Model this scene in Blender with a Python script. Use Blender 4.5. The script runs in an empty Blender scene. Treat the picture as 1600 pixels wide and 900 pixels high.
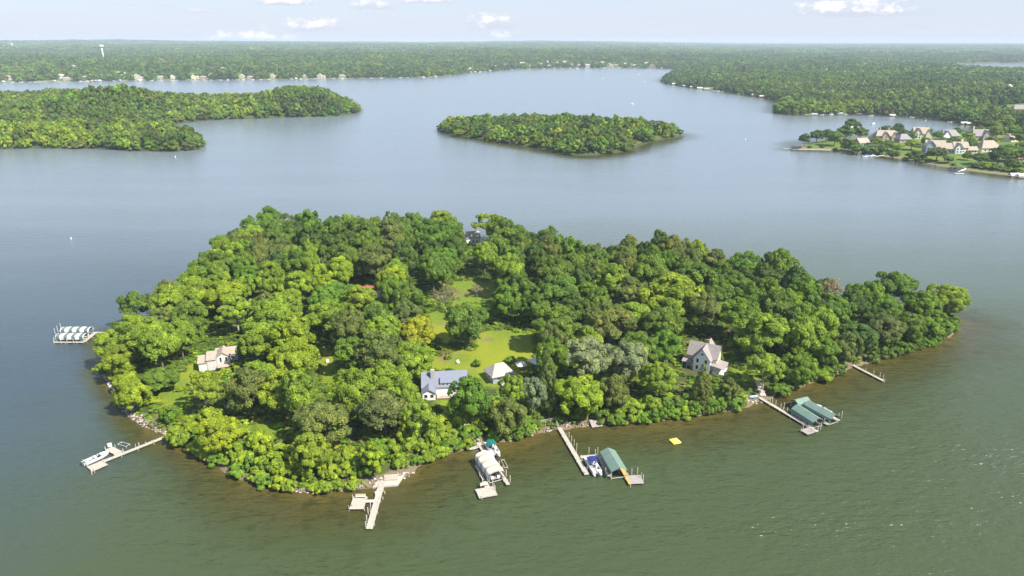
import bpy, math, random
import numpy as np
from mathutils import Vector, Matrix

# ------------------------------------------------------------------ camera, sky, sun, exposure
scene = bpy.context.scene
H_CAM = 105.0
PITCH = math.radians(19.7)
FPX = 1081.0
cam_data = bpy.data.cameras.new("camera")
cam_data.sensor_width = 36.0
cam_data.lens = 36.0 * FPX / 1600.0
cam_data.clip_start = 1.0
cam_data.clip_end = 120000.0
cam = bpy.data.objects.new("camera", cam_data)
scene.collection.objects.link(cam)
cam.location = (0, 0, H_CAM)
cam.rotation_euler = (math.pi / 2 - PITCH, 0, 0)
scene.camera = cam

SUN_EL, SUN_AZ = math.radians(48), math.radians(122)      # azimuth clockwise from +Y
sun_dir = Vector((math.sin(SUN_AZ) * math.cos(SUN_EL), math.cos(SUN_AZ) * math.cos(SUN_EL), math.sin(SUN_EL)))
sd_ = bpy.data.lights.new("sun", 'SUN')
sd_.energy = 4.9
sd_.angle = math.radians(0.5)
sd_.color = (1.0, 0.95, 0.87)
sun = bpy.data.objects.new("sun", sd_)
scene.collection.objects.link(sun)
sun.rotation_euler = (-sun_dir).to_track_quat('-Z', 'Y').to_euler()

scene.view_settings.view_transform = 'Standard'
scene.view_settings.look = 'None'
scene.view_settings.gamma = 1.0
scene.view_settings.exposure = 0.95
scene.render.engine = 'CYCLES'
scene.cycles.use_denoising = True
scene.cycles.denoising_prefilter = 'ACCURATE'
scene.cycles.max_bounces = 6
scene.cycles.diffuse_bounces = 3
scene.cycles.glossy_bounces = 2
scene.cycles.transmission_bounces = 3
scene.cycles.volume_bounces = 0
scene.cycles.use_adaptive_sampling = False
scene.cycles.sample_clamp_indirect = 4.0
scene.cycles.sample_clamp_direct = 12.0


class NT:
    """small helper to wire node trees"""
    def __init__(s, tree):
        s.t = tree
        s.t.nodes.clear()

    def n(s, kind, **kw):
        nd = s.t.nodes.new(kind)
        for k, v in kw.items():
            if k.startswith('i_'):
                key = k[2:]
                key = int(key) if key.isdigit() else key.replace('_', ' ')
                sock = nd.inputs[key]
                if isinstance(v, bpy.types.NodeSocket):
                    s.t.links.new(v, sock)
                else:
                    sock.default_value = v
            else:
                setattr(nd, k, v)
        return nd

    def l(s, a, b):
        s.t.links.new(a, b)

    def math(s, op, a, b=None, c=None, clamp=False):
        nd = s.t.nodes.new('ShaderNodeMath')
        nd.operation = op
        nd.use_clamp = clamp
        for i, v in enumerate((a, b, c)):
            if v is None:
                continue
            if isinstance(v, bpy.types.NodeSocket):
                s.t.links.new(v, nd.inputs[i])
            else:
                nd.inputs[i].default_value = v
        return nd.outputs[0]

    def mix(s, fac, a, b, blend='MIX'):
        nd = s.t.nodes.new('ShaderNodeMix')
        nd.data_type = 'RGBA'
        nd.blend_type = blend
        for idx, v in ((0, fac), (6, a), (7, b)):
            if isinstance(v, bpy.types.NodeSocket):
                s.t.links.new(v, nd.inputs[idx])
            else:
                if idx and len(v) == 3:
                    v = (*v, 1)
                nd.inputs[idx].default_value = v
        return nd.outputs[2]

    def ramp(s, fac, stops, interp='LINEAR'):
        nd = s.t.nodes.new('ShaderNodeValToRGB')
        nd.color_ramp.interpolation = interp
        el = nd.color_ramp.elements
        while len(el) > 1:
            el.remove(el[-1])
        for i, (p, c) in enumerate(stops):
            e = el[0] if i == 0 else el.new(p)
            e.position = p
            if not hasattr(c, '__len__'):
                c = (c, c, c)
            e.color = (*c[:3], 1)
        s.t.links.new(fac, nd.inputs[0])
        return nd.outputs[0]

    def smooth(s, x, a, b):
        nd = s.t.nodes.new('ShaderNodeMapRange')
        nd.interpolation_type = 'SMOOTHSTEP'
        s.t.links.new(x, nd.inputs[0])
        nd.inputs[1].default_value = a
        nd.inputs[2].default_value = b
        return nd.outputs[0]


# ---- pixel / world conversions for a point that stands on the ground or at a known height
CP, SP = math.cos(PITCH), math.sin(PITCH)


def P(px, py, z=0.0):
    a, b = (px - 800) / FPX, (450 - py) / FPX
    dx, dy, dz = a, CP + b * SP, -SP + b * CP
    t = (z - H_CAM) / dz
    return Vector((dx * t, dy * t, z))


def proj(x, y, z):
    dz = z - H_CAM
    depth = y * CP - dz * SP
    u = y * SP + dz * CP
    return 800 + FPX * x / depth, 450 - FPX * u / depth, depth


# ------------------------------------------------------------------ world: Nishita sky with thin veil and cumulus clouds
world = bpy.data.worlds.new("World")
scene.world = world
world.use_nodes = True
W = NT(world.node_tree)
sky = W.n('ShaderNodeTexSky')
sky.sky_type = 'NISHITA'
sky.sun_disc = False
sky.sun_elevation = SUN_EL
sky.sun_rotation = SUN_AZ
sky.altitude = 300
sky.air_density = 1.0
sky.dust_density = 0.7
sky.ozone_density = 1.4
geo = W.n('ShaderNodeNewGeometry')
neg = W.n('ShaderNodeVectorMath', operation='SCALE', i_0=geo.outputs['Incoming'])
neg.inputs['Scale'].default_value = -1.0
sep = W.n('ShaderNodeSeparateXYZ', i_0=neg.outputs[0])
hx, hy, hz = sep.outputs
az = W.math('ARCTAN2', hx, hy)                 # 0 = +Y, positive to the east
el = W.math('ARCSINE', hz)
azd = W.math('MULTIPLY', az, 180 / math.pi)
eld = W.math('MULTIPLY', el, 180 / math.pi)
# streaky veil of high haze
cmb = W.n('ShaderNodeCombineXYZ', i_0=W.math('MULTIPLY', azd, 0.10), i_1=W.math('MULTIPLY', eld, 0.9), i_2=0.0)
vn = W.n('ShaderNodeTexNoise', i_Vector=cmb.outputs[0], i_Scale=1.0, i_Detail=5.0, i_Roughness=0.6)
veil = W.smooth(vn.outputs[0], 0.35, 0.78)
low = W.math('POWER', W.math('SUBTRACT', 1.0, W.math('MAXIMUM', hz, 0.0), clamp=True), 14.0)
SKYC = W.n('ShaderNodeVectorMath', operation='SCALE', i_0=sky.outputs[0])
SKYC.inputs['Scale'].default_value = 1.0
base = W.mix(0.55, sky.outputs[0], (2.7, 3.75, 5.6))
base = W.mix(W.math('MULTIPLY', veil, 0.50), base, (4.3, 4.75, 5.4))
base = W.mix(W.math('MULTIPLY', low, 0.78), base, (4.35, 4.55, 5.15))
# cumulus: (pixel x, pixel y of the flat base, width px, height px) of each cloud in the photograph -> direction in the sky
CL = [(1332, 22, 190, 30, 1.0), (772, 42, 88, 27, .95), (584, 13, 84, 20, 1.0), (447, 6, 110, 16, 1.0), (487, 46, 120, 20, .9),
      (415, 65, 56, 26, 1.0), (375, 66, 130, 20, .95), (452, 66, 34, 20, .95), (776, 61, 60, 14, .8), (665, 4, 110, 14, .8), (315, 19, 60, 8, .5),
      (738, 37, 66, 11, .5), (140, 40, 110, 10, .35), (1010, 40, 160, 9, .25), (1480, 55, 220, 10, .3), (220, 8, 150, 9, .25)]
cn = W.n('ShaderNodeTexNoise', i_Vector=W.n('ShaderNodeCombineXYZ', i_0=azd, i_1=W.math('MULTIPLY', eld, 1.7), i_2=3.0).outputs[0],
         i_Scale=1.1, i_Detail=7.0, i_Roughness=0.62)
cnf = W.math('SUBTRACT', cn.outputs[0], 0.5)
mask = None
lit = None
for (cx, cyb, w, h, st) in CL:
    d0 = P(cx, cyb, 0.0) - Vector((0, 0, H_CAM)) if False else None
    a_, b_ = (cx - 800) / FPX, (450 - cyb) / FPX
    v = Vector((a_, CP + b_ * SP, -SP + b_ * CP)).normalized()
    A0, E0 = math.degrees(math.atan2(v.x, v.y)), math.degrees(math.asin(v.z))
    hw, hh = w / 2 / FPX * 57.3 * 0.95, h / FPX * 57.3
    dx = W.math('DIVIDE', W.math('SUBTRACT', azd, A0), hw)
    dy = W.math('SUBTRACT', eld, E0)
    up_ = W.math('DIVIDE', W.math('MAXIMUM', dy, 0.0), hh)
    dn_ = W.math('DIVIDE', W.math('MINIMUM', dy, 0.0), hh * 0.16)
    r2 = W.math('ADD', W.math('MULTIPLY', dx, dx), W.math('ADD', W.math('MULTIPLY', up_, up_), W.math('MULTIPLY', dn_, dn_)))
    f = W.math('ADD', W.math('SUBTRACT', 1.15, r2), W.math('MULTIPLY', cnf, 3.4))
    m = W.math('MULTIPLY', W.smooth(f, 0.0, 1.5), st)
    mask = m if mask is None else W.math('MAXIMUM', mask, m)
    li = W.math('MULTIPLY', m, W.smooth(W.math('ADD', W.math('DIVIDE', dy, hh), W.math('MULTIPLY', cnf, 1.2)), -0.05, 0.42))
    lit = li if lit is None else W.math('MAXIMUM', lit, li)
ccol = W.mix(lit, (3.9, 4.1, 4.9), (7.2, 7.0, 6.8))
final = W.mix(mask, base, ccol)
bg = W.n('ShaderNodeBackground', i_Color=final, i_Strength=0.092)
out = W.n('ShaderNodeOutputWorld', i_Surface=bg.outputs[0])
world.cycles.sampling_method = 'MANUAL'
world.cycles.sample_map_resolution = 512

# ------------------------------------------------------------------ helpers
C = scene.collection
rnd = random.Random(7)


def tag(o, label=None, cat=None, group=None, kind=None):
    if label: o['label'] = label
    if cat: o['category'] = cat
    if group: o['group'] = group
    if kind: o['kind'] = kind
    return o


def empty(name, loc, rz=0.0, label=None, cat=None, group=None):
    o = bpy.data.objects.new(name, None)
    o.empty_display_size = 0.5
    C.objects.link(o)
    o.location = loc
    o.rotation_euler = (0, 0, rz)
    return tag(o, label, cat, group)


class MB:
    """collects simple shapes, then links them as one mesh object"""
    def __init__(s):
        s.v, s.f, s.m = [], [], []

    def add(s, verts, faces, mi=0):
        k = len(s.v)
        s.v += [tuple(p) for p in verts]
        s.f += [tuple(i + k for i in f) for f in faces]
        s.m += [mi] * len(faces)
        return s

    def box(s, c, size, rz=0.0, mi=0, taper=1.0):
        x, y, z = size[0] / 2, size[1] / 2, size[2] / 2
        pts = []
        cr, sr = math.cos(rz), math.sin(rz)
        for dz, t in ((-z, 1.0), (z, taper)):
            for dx, dy in ((-x, -y), (x, -y), (x, y), (-x, y)):
                a, b = dx * t, dy * t
                pts.append((c[0] + a * cr - b * sr, c[1] + a * sr + b * cr, c[2] + dz))
        return s.add(pts, [(3, 2, 1, 0), (4, 5, 6, 7), (0, 1, 5, 4), (1, 2, 6, 5), (2, 3, 7, 6), (3, 0, 4, 7)], mi)

    def bar(s, a, b, w, h, mi=0):
        """box whose top centre line runs from a to b"""
        a, b = Vector(a), Vector(b)
        d = (b - a)
        n = Vector((-d.y, d.x, 0)).normalized() * (w / 2)
        hz_ = Vector((0, 0, h))
        pts = [a - n - hz_, b - n - hz_, b + n - hz_, a + n - hz_, a - n, b - n, b + n, a + n]
        return s.add(pts, [(3, 2, 1, 0), (4, 5, 6, 7), (0, 1, 5, 4), (1, 2, 6, 5), (2, 3, 7, 6), (3, 0, 4, 7)], mi)

    def tube(s, a, b, r0, r1=None, n=6, mi=0):
        a, b = Vector(a), Vector(b)
        r1 = r0 if r1 is None else r1
        d = (b - a).normalized()
        u = d.orthogonal().normalized()
        w = d.cross(u)
        pts = []
        for p, r in ((a, r0), (b, r1)):
            for k in range(n):
                t = 2 * math.pi * k / n
                pts.append(p + (u * math.cos(t) + w * math.sin(t)) * r)
        fs = [(k, (k + 1) % n, n + (k + 1) % n, n + k) for k in range(n)]
        fs += [tuple(range(n))[::-1], tuple(range(n, 2 * n))]
        return s.add(pts, fs, mi)

    def prism(s, outline, y0, y1, mi=0, closed=True):
        """outline in x,z extruded along y"""
        n = len(outline)
        pts = [(x, y0, z) for x, z in outline] + [(x, y1, z) for x, z in outline]
        fs = [(k, (k + 1) % n, n + (k + 1) % n, n + k) for k in range(n if closed else n - 1)]
        if closed:
            fs += [tuple(range(n))[::-1], tuple(range(n, 2 * n))]
        return s.add(pts, fs, mi)

    def slab(s, outline, z0, z1, mi=0):
        n = len(outline)
        pts = [(x, y, z0) for x, y in outline] + [(x, y, z1) for x, y in outline]
        fs = [(k, (k + 1) % n, n + (k + 1) % n, n + k) for k in range(n)]
        fs += [tuple(range(n))[::-1], tuple(range(n, 2 * n))]
        return s.add(pts, fs, mi)

    def mesh(s, name, mats, smooth=False):
        me = bpy.data.meshes.new(name)
        me.from_pydata(s.v, [], s.f)
        for m in (mats if isinstance(mats, (list, tuple)) else [mats]):
            me.materials.append(m)
        me.polygons.foreach_set('material_index', s.m)
        import bmesh
        bm = bmesh.new()
        bm.from_mesh(me)
        bmesh.ops.recalc_face_normals(bm, faces=bm.faces)
        bm.to_mesh(me)
        bm.free()
        if smooth:
            me.polygons.foreach_set('use_smooth', [True] * len(me.polygons))
        me.update()
        return me

    def build(s, name, mats, parent=None, smooth=False, bevel=0.0):
        o = bpy.data.objects.new(name, s.mesh(name, mats, smooth))
        C.objects.link(o)
        o.parent = parent
        if bevel:
            m = o.modifiers.new('bevel', 'BEVEL')
            m.width = bevel
            m.segments = 1
        return o


def children(o):
    return KIDS.get(o.name, [])


def copy_tree(o, parent=None, kids=None):
    kids = kids if kids is not None else [c for c in bpy.data.objects if c.parent is not None]
    c = o.copy()
    C.objects.link(c)
    c.parent = parent
    for ch in kids:
        if ch.parent == o:
            copy_tree(ch, c, kids)
    return c


def snapshot(o):
    """a tree of (object, [children]) so that copies are quick"""
    return (o, [snapshot(ch) for ch in bpy.data.objects if ch.parent == o])


def stamp(snap, parent=None):
    o, ch = snap
    c = o.copy()
    C.objects.link(c)
    c.parent = parent
    for s_ in ch:
        stamp(s_, c)
    return c


# ------------------------------------------------------------------ materials
MATS = {}


def mat(name, col, rough=0.7, spec=0.3, var=0.12, scale=1.5, metallic=0.0, bump=0.0):
    if name in MATS:
        return MATS[name]
    m = bpy.data.materials.new(name)
    m.use_nodes = True
    N = NT(m.node_tree)
    tc = N.n('ShaderNodeTexCoord')
    nz = N.n('ShaderNodeTexNoise', i_Vector=tc.outputs['Object'], i_Scale=scale, i_Detail=5.0, i_Roughness=0.65)
    k = N.ramp(nz.outputs[0], [(0.25, 1 - var * 2), (0.75, 1 + var)])
    c = N.mix(1.0, col, k, 'MULTIPLY')
    b = N.n('ShaderNodeBsdfPrincipled', i_Base_Color=c, i_Roughness=rough, i_Metallic=metallic)
    b.inputs['Specular IOR Level'].default_value = spec
    if bump:
        bp = N.n('ShaderNodeBump', i_Height=nz.outputs[0], i_Distance=bump)
        N.l(bp.outputs[0], b.inputs['Normal'])
    N.n('ShaderNodeOutputMaterial', i_Surface=b.outputs[0])
    MATS[name] = m
    return m


def striped(name, c1, c2, period, axis=1, duty=0.5, rough=0.7, soft=0.02, phase=0.0):
    """bands that run round a cover or a deck, laid out along the object's own axis"""
    if name in MATS:
        return MATS[name]
    m = bpy.data.materials.new(name)
    m.use_nodes = True
    N = NT(m.node_tree)
    tc = N.n('ShaderNodeTexCoord')
    sp = N.n('ShaderNodeSeparateXYZ', i_0=tc.outputs['Object'])
    f = N.math('FRACT', N.math('ADD', N.math('DIVIDE', sp.outputs[axis], period), 100.0 + phase))
    k = N.math('LESS_THAN', f, duty)
    nz = N.n('ShaderNodeTexNoise', i_Vector=tc.outputs['Object'], i_Scale=1.3, i_Detail=5.0)
    v = N.ramp(nz.outputs[0], [(0.3, 0.8), (0.7, 1.06)])
    c = N.mix(1.0, N.mix(k, c2, c1), v, 'MULTIPLY')
    b = N.n('ShaderNodeBsdfPrincipled', i_Base_Color=c, i_Roughness=rough)
    b.inputs['Specular IOR Level'].default_value = 0.25
    N.n('ShaderNodeOutputMaterial', i_Surface=b.outputs[0])
    MATS[name] = m
    return m


def leaf_material(name, source):
    """source: 'object' reads the object's own colour, 'instancer' the tint stored on the scattered points"""
    m = bpy.data.materials.new(name)
    m.use_nodes = True
    N = NT(m.node_tree)
    if source == 'object':
        tint = N.n('ShaderNodeObjectInfo').outputs['Color']
    else:
        a = N.n('ShaderNodeAttribute', attribute_name='tint', attribute_type='INSTANCER')
        tint = a.outputs['Color']
    v = N.n('ShaderNodeAttribute', attribute_name='var', attribute_type='GEOMETRY').outputs['Fac']
    k = N.ramp(v, [(0.0, 0.68), (0.5, 1.13), (1.0, 1.78)])
    c = N.mix(1.0, tint, k, 'MULTIPLY')
    warm = N.mix(1.0, c, (1.22, 1.04, 0.75), 'MULTIPLY')
    c = N.mix(N.smooth(v, 0.45, 1.0), c, warm)
    b = N.n('ShaderNodeBsdfPrincipled', i_Base_Color=c, i_Roughness=0.5)
    b.inputs['Specular IOR Level'].default_value = 0.22
    tr = N.n('ShaderNodeBsdfTranslucent', i_Color=N.mix(1.0, c, (1.25, 1.2, 0.5), 'MULTIPLY'))
    mx = N.n('ShaderNodeMixShader', i_Fac=0.34)
    N.l(b.outputs[0], mx.inputs[1])
    N.l(tr.outputs[0], mx.inputs[2])
    N.n('ShaderNodeOutputMaterial', i_Surface=mx.outputs[0])
    return m


LEAF = leaf_material('leaves', 'object')
LEAF_I = leaf_material('leaves_of_woodland', 'instancer')
BARK = mat('bark', (0.16, 0.13, 0.10), 0.9, 0.1, 0.2, 3.0)
PALE_BARK = mat('pale_bark', (0.36, 0.31, 0.25), 0.9, 0.1, 0.2, 3.0)

TINT = {
    'bright': (0.180, 0.262, 0.024), 'lime': (0.215, 0.290, 0.020), 'green': (0.118, 0.212, 0.022), 'mid': (0.110, 0.182, 0.024),
    'dark': (0.076, 0.134, 0.024), 'olive': (0.130, 0.168, 0.038), 'yellow': (0.270, 0.290, 0.020), 'silver': (0.190, 0.240, 0.115),
    'brown': (0.215, 0.175, 0.100), 'greydark': (0.110, 0.148, 0.044),
}
# ------------------------------------------------------------------ shorelines (world metres)
def XY(lst, z=0.0):
    return [tuple(P(a, b, z)[:2]) for a, b in lst]


near_px = [(176, 519), (170, 545), (160, 583), (172, 602), (187, 633), (214, 660), (262, 681), (285, 698), (330, 722), (372, 746), (430, 763), (480, 769),
           (540, 766), (600, 757), (640, 743), (662, 724), (700, 708), (745, 696), (790, 690), (830, 679), (880, 669), (940, 663), (1000, 659),
           (1060, 653), (1090, 649), (1130, 643), (1160, 636), (1188, 628), (1215, 618), (1250, 604), (1290, 592), (1332, 573), (1380, 560),
           (1420, 549), (1450, 541), (1474, 526), (1490, 512), (1493, 502)]
back_px = [(1500, 466), (1440, 434), (1400, 428), (1330, 425), (1250, 408), (1180, 396), (1100, 376), (1000, 364), (920, 372), (868, 362), (800, 343), (700, 333),
           (560, 330), (430, 330), (352, 347), (318, 372), (292, 402), (215, 442), (172, 490)]
ISLAND = XY(near_px) + [tuple(P(a, b, 16.5)[:2]) for a, b in back_px]
PENIN = XY([(-700, 234), (-200, 234), (0, 233), (60, 231), (150, 232), (230, 236), (290, 236), (318, 230), (310, 222), (292, 213), (272, 202), (266, 194),
            (300, 189.5), (370, 185.5), (460, 183.5), (525, 181.5), (556, 176.5), (561, 172), (548, 166), (450, 163), (350, 163), (262, 160), (150, 152), (0, 150), (-700, 150)])
MIDDLE = XY([(683, 205), (700, 209), (720, 212), (780, 222), (840, 232), (900, 243), (930, 243), (985, 236), (1003, 226), (1035, 218), (1072, 213),
             (1040, 207), (960, 198), (860, 193), (760, 195), (700, 199)])
MAIN = XY([(-2500, 133), (-900, 131), (0, 128), (200, 126), (400, 124.5), (560, 122.5), (640, 121), (700, 118.5), (740, 113), (800, 108.5), (880, 106.5),
           (960, 105.8), (1050, 106.5), (1066, 110), (1047, 118), (1032, 126.5), (1040, 130), (1075, 136), (1120, 142), (1165, 148), (1198, 153),
           (1222, 160), (1211, 171), (1215, 177.5), (1250, 180), (1300, 179), (1350, 178), (1385, 181), (1440, 184), (1490, 190), (1530, 196.5), (1552, 202),
           (1520, 206), (1460, 208), (1400, 211), (1330, 215), (1280, 220), (1252, 226), (1248, 233), (1300, 234.5), (1345, 238), (1385, 245), (1430, 252),
           (1480, 261.5), (1530, 269), (1600, 277), (1760, 300)]) + [(900, 340), (1500, 250), (60000, 3000), (60000, 60000), (-60000, 60000), (-60000, 2300)]
LAGOON = XY([(1487, 103), (1500, 99), (1560, 97.5), (1700, 99), (1900, 104), (1700, 115), (1600, 114), (1540, 111), (1503, 108)])


def signed(poly, X, Y):
    """signed distance to a polygon, positive inside (numpy)"""
    X = np.asarray(X, dtype=np.float64)
    Y = np.asarray(Y, dtype=np.float64)
    best = np.full(X.shape, 1e18)
    inside = np.zeros(X.shape, dtype=bool)
    n = len(poly)
    for i in range(n):
        x0, y0 = poly[i]
        x1, y1 = poly[(i + 1) % n]
        ex, ey = x1 - x0, y1 - y0
        L = ex * ex + ey * ey + 1e-12
        t = np.clip(((X - x0) * ex + (Y - y0) * ey) / L, 0, 1)
        d = (X - x0 - t * ex) ** 2 + (Y - y0 - t * ey) ** 2
        best = np.minimum(best, d)
        c = ((y0 > Y) != (y1 > Y))
        xi = ex * (Y - y0) / (ey if abs(ey) > 1e-12 else 1e-12) + x0
        inside ^= (c & (X < xi))
    d = np.sqrt(best)
    return np.where(inside, d, -d)


def vnoise(X, Y, s, seed=0):
    """smooth value noise 0..1 (numpy)"""
    X = np.asarray(X, dtype=np.float64) / s + 17.3 * seed + 1000
    Y = np.asarray(Y, dtype=np.float64) / s + 9.1 * seed + 1000
    xi, yi = np.floor(X), np.floor(Y)
    fx, fy = X - xi, Y - yi
    fx, fy = fx * fx * (3 - 2 * fx), fy * fy * (3 - 2 * fy)

    def h(a, b):
        t = np.sin(a * 127.1 + b * 311.7 + seed * 74.7) * 43758.5453
        return t - np.floor(t)
    return (h(xi, yi) * (1 - fx) + h(xi + 1, yi) * fx) * (1 - fy) + (h(xi, yi + 1) * (1 - fx) + h(xi + 1, yi + 1) * fx) * fy


def sstep(x, a, b):
    t = np.clip((np.asarray(x, dtype=np.float64) - a) / (b - a), 0, 1)
    return t * t * (3 - 2 * t)


ISL2 = ISLAND


def h_island(X, Y):
    s = signed(ISLAND, X, Y)
    s = s + (vnoise(X, Y, 5, 3) - 0.5) * 1.6 * np.exp(-np.abs(s) / 8)
    land = 0.25 + 2.5 * sstep(s, 0.0, 9.0) + 1.8 * sstep(s, 20, 80) + (vnoise(X, Y, 22, 5) - .5) * 0.7 * sstep(s, 2, 20)
    return np.where(s > 0, land, np.maximum(-3.0, s * 0.30 - 0.02) + 0.0)


def bumpg(X, Y, px, d, amp, sx, sy):
    cx = (px - 800) / FPX * d / math.cos(0.05)
    return amp * np.exp(-((X - cx) / sx) ** 2 - ((Y - d) / sy) ** 2)


def h_penin(X, Y):
    s = signed(PENIN, X, Y)
    land = 0.3 + 2.0 * sstep(s, 0, 12) + sstep(s, 4, 70) * (bumpg(X, Y, 190, 980, 27, 75, 130) + bumpg(X, Y, -60, 1000, 17, 120, 130)) \
        + sstep(s, 3, 50) * bumpg(X, Y, 475, 1110, 20, 70, 100) + vnoise(X, Y, 60, 2) * 4 * sstep(s, 5, 60)
    return np.where(s > 0, land, np.maximum(-4, s * 0.2))


def h_middle(X, Y):
    s = signed(MIDDLE, X, Y)
    land = 0.3 + 1.8 * sstep(s, 0, 10) + 3.0 * sstep(s, 10, 60)
    return np.where(s > 0, land, np.maximum(-4, s * 0.2))


def h_main(X, Y):
    X = np.asarray(X, dtype=np.float64)
    Y = np.asarray(Y, dtype=np.float64)
    s = np.minimum(signed(MAIN, X, Y), -signed(LAGOON, X, Y))
    D = np.hypot(X, Y)
    ang = X / np.maximum(Y, 1)
    side = sstep(ang, 0.35, 0.05)                          # the hills stand higher to the west of the bay
    hill = 24 * sstep(s, 20, 750) * (0.35 + 0.65 * side) * (0.55 + 0.9 * vnoise(X, Y, 620, 4))
    hill += 6 * sstep(s, 20, 160) * vnoise(X, Y, 170, 8)
    far = sstep(D, 4500, 10500) * (10 + 42 * vnoise(X, Y, 2600, 6)) * (0.30 + 0.70 * side + 0.22 * sstep(ang, -0.35, -0.7))
    far *= 1 - 0.75 * sstep(D, 16000, 30000)
    land = 0.3 + 1.9 * sstep(s, 0, 14) + hill * sstep(s, 20, 200) + far
    return np.where(s > 0, land, np.maximum(-5, s * 0.2))


def grid_mesh(name, xs, ys, hfun, material, kind='structure', fan=False, smooth=True):
    """heightfield sheet; fan: xs are tangents of bearing"""
    X, Y = np.meshgrid(xs, ys)
    if fan:
        X = X * Y
    Z = hfun(X, Y)
    nx, ny = len(xs), len(ys)
    co = np.stack([X.ravel(), Y.ravel(), Z.ravel()], 1).astype(np.float32)
    idx = np.arange(nx * ny).reshape(ny, nx)
    q = np.stack([idx[:-1, :-1], idx[:-1, 1:], idx[1:, 1:], idx[1:, :-1]], -1).reshape(-1, 4)
    me = quads_to_mesh(name, co, q)
    me.materials.append(material)
    me.polygons.foreach_set('use_smooth', np.full(len(q), smooth))
    o = bpy.data.objects.new(name, me)
    C.objects.link(o)
    if kind: o['kind'] = kind
    return o


def quads_to_mesh(name, co, q):
    me = bpy.data.meshes.new(name)
    me.vertices.add(len(co))
    me.vertices.foreach_set('co', np.asarray(co, dtype=np.float32).ravel())
    me.loops.add(q.size)
    me.loops.foreach_set('vertex_index', q.ravel().astype(np.int32))
    me.polygons.add(len(q))
    me.polygons.foreach_set('loop_start', (np.arange(len(q)) * q.shape[1]).astype(np.int32))
    me.polygons.foreach_set('loop_total', np.full(len(q), q.shape[1], dtype=np.int32))
    me.update(calc_edges=True)
    return me


def set_attr(me, name, vals, domain='POINT', typ='FLOAT'):
    a = me.attributes.new(name, typ, domain)
    a.data.foreach_set('color' if typ == 'FLOAT_COLOR' else 'value', np.asarray(vals, dtype=np.float32).ravel())


# ---- ground materials
def ground_material(name, lawn, dirt, sand, lawn_amount, mown=False):
    m = bpy.data.materials.new(name)
    m.use_nodes = True
    N = NT(m.node_tree)
    g = N.n('ShaderNodeNewGeometry')
    pos = g.outputs['Position']
    z = N.n('ShaderNodeSeparateXYZ', i_0=pos).outputs[2]
    n1 = N.n('ShaderNodeTexNoise', i_Vector=pos, i_Scale=0.09, i_Detail=6.0, i_Roughness=0.62).outputs[0]
    n2 = N.n('ShaderNodeTexNoise', i_Vector=pos, i_Scale=0.9, i_Detail=4.0, i_Roughness=0.7).outputs[0]
    n3 = N.n('ShaderNodeTexNoise', i_Vector=pos, i_Scale=0.03, i_Detail=3.0).outputs[0]
    grass = N.mix(N.smooth(n2, 0.3, 0.7), tuple(v * 0.72 for v in lawn), lawn)
    grass = N.mix(N.smooth(n3, 0.42, 0.62), grass, tuple(a * b for a, b in zip(lawn, (1.35, 1.05, 0.8))))
    soil = N.mix(n2, tuple(v * .6 for v in dirt), dirt)
    c = N.mix(N.smooth(n1, lawn_amount - 0.04, lawn_amount + 0.05), grass, soil)
    if mown:
        wild = N.mix(n2, (0.035, 0.050, 0.014), (0.085, 0.105, 0.026))
        wild = N.mix(N.smooth(n1, .56, .66), wild, (0.10, 0.085, 0.045))
        lw = N.n('ShaderNodeAttribute', attribute_name='lawn').outputs['Fac']
        c = N.mix(N.smooth(N.math('ADD', lw, N.math('MULTIPLY', N.math('SUBTRACT', n2, .5), 3.0)), -3.0, 0.5), wild, c)
    beach = N.mix(n2, tuple(v * .65 for v in sand), sand)
    zz = N.math('ADD', z, N.math('MULTIPLY', N.math('SUBTRACT', n2, 0.5), 0.5))
    c = N.mix(N.smooth(zz, 0.75, 1.1), beach, c)
    b = N.n('ShaderNodeBsdfPrincipled', i_Base_Color=c, i_Roughness=0.9)
    b.inputs['Specular IOR Level'].default_value = 0.1
    bp = N.n('ShaderNodeBump', i_Height=n2, i_Distance=0.25)
    N.l(bp.outputs[0], b.inputs['Normal'])
    N.n('ShaderNodeOutputMaterial', i_Surface=b.outputs[0])
    return m


G_ISL = ground_material('island_grass', (0.150, 0.215, 0.024), (0.22, 0.17, 0.09), (0.20, 0.16, 0.10), 0.60, True)
G_WILD = ground_material('wild_ground', (0.075, 0.115, 0.025), (0.10, 0.10, 0.05), (0.07, 0.085, 0.035), 0.62)
G_MAIN = ground_material('mainland_grass', (0.11, 0.17, 0.035), (0.10, 0.11, 0.055), (0.22, 0.20, 0.12), 0.60)

xi = [p[0] for p in ISLAND]
yi = [p[1] for p in ISLAND]
ISL_OBJ = grid_mesh('island_ground', np.arange(min(xi) - 14, max(xi) + 14, 1.6), np.arange(min(yi) - 12, max(yi) + 14, 1.6), h_island, G_ISL)
xi = [p[0] for p in PENIN]; yi = [p[1] for p in PENIN]
grid_mesh('peninsula_ground', np.arange(max(min(xi), -1500) - 20, max(xi) + 20, 6), np.arange(min(yi) - 20, max(yi) + 20, 6), h_penin, G_WILD)
xi = [p[0] for p in MIDDLE]; yi = [p[1] for p in MIDDLE]
grid_mesh('small_island_ground', np.arange(min(xi) - 16, max(xi) + 16, 4), np.arange(min(yi) - 16, max(yi) + 16, 4), h_middle, G_WILD)
ys_main = np.concatenate([np.arange(430, 1500, 6.0), np.geomspace(1500, 58000, 330)])
grid_mesh('mainland_ground', np.linspace(-1.15, 1.15, 640), ys_main, h_main, G_MAIN, fan=True)

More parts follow.
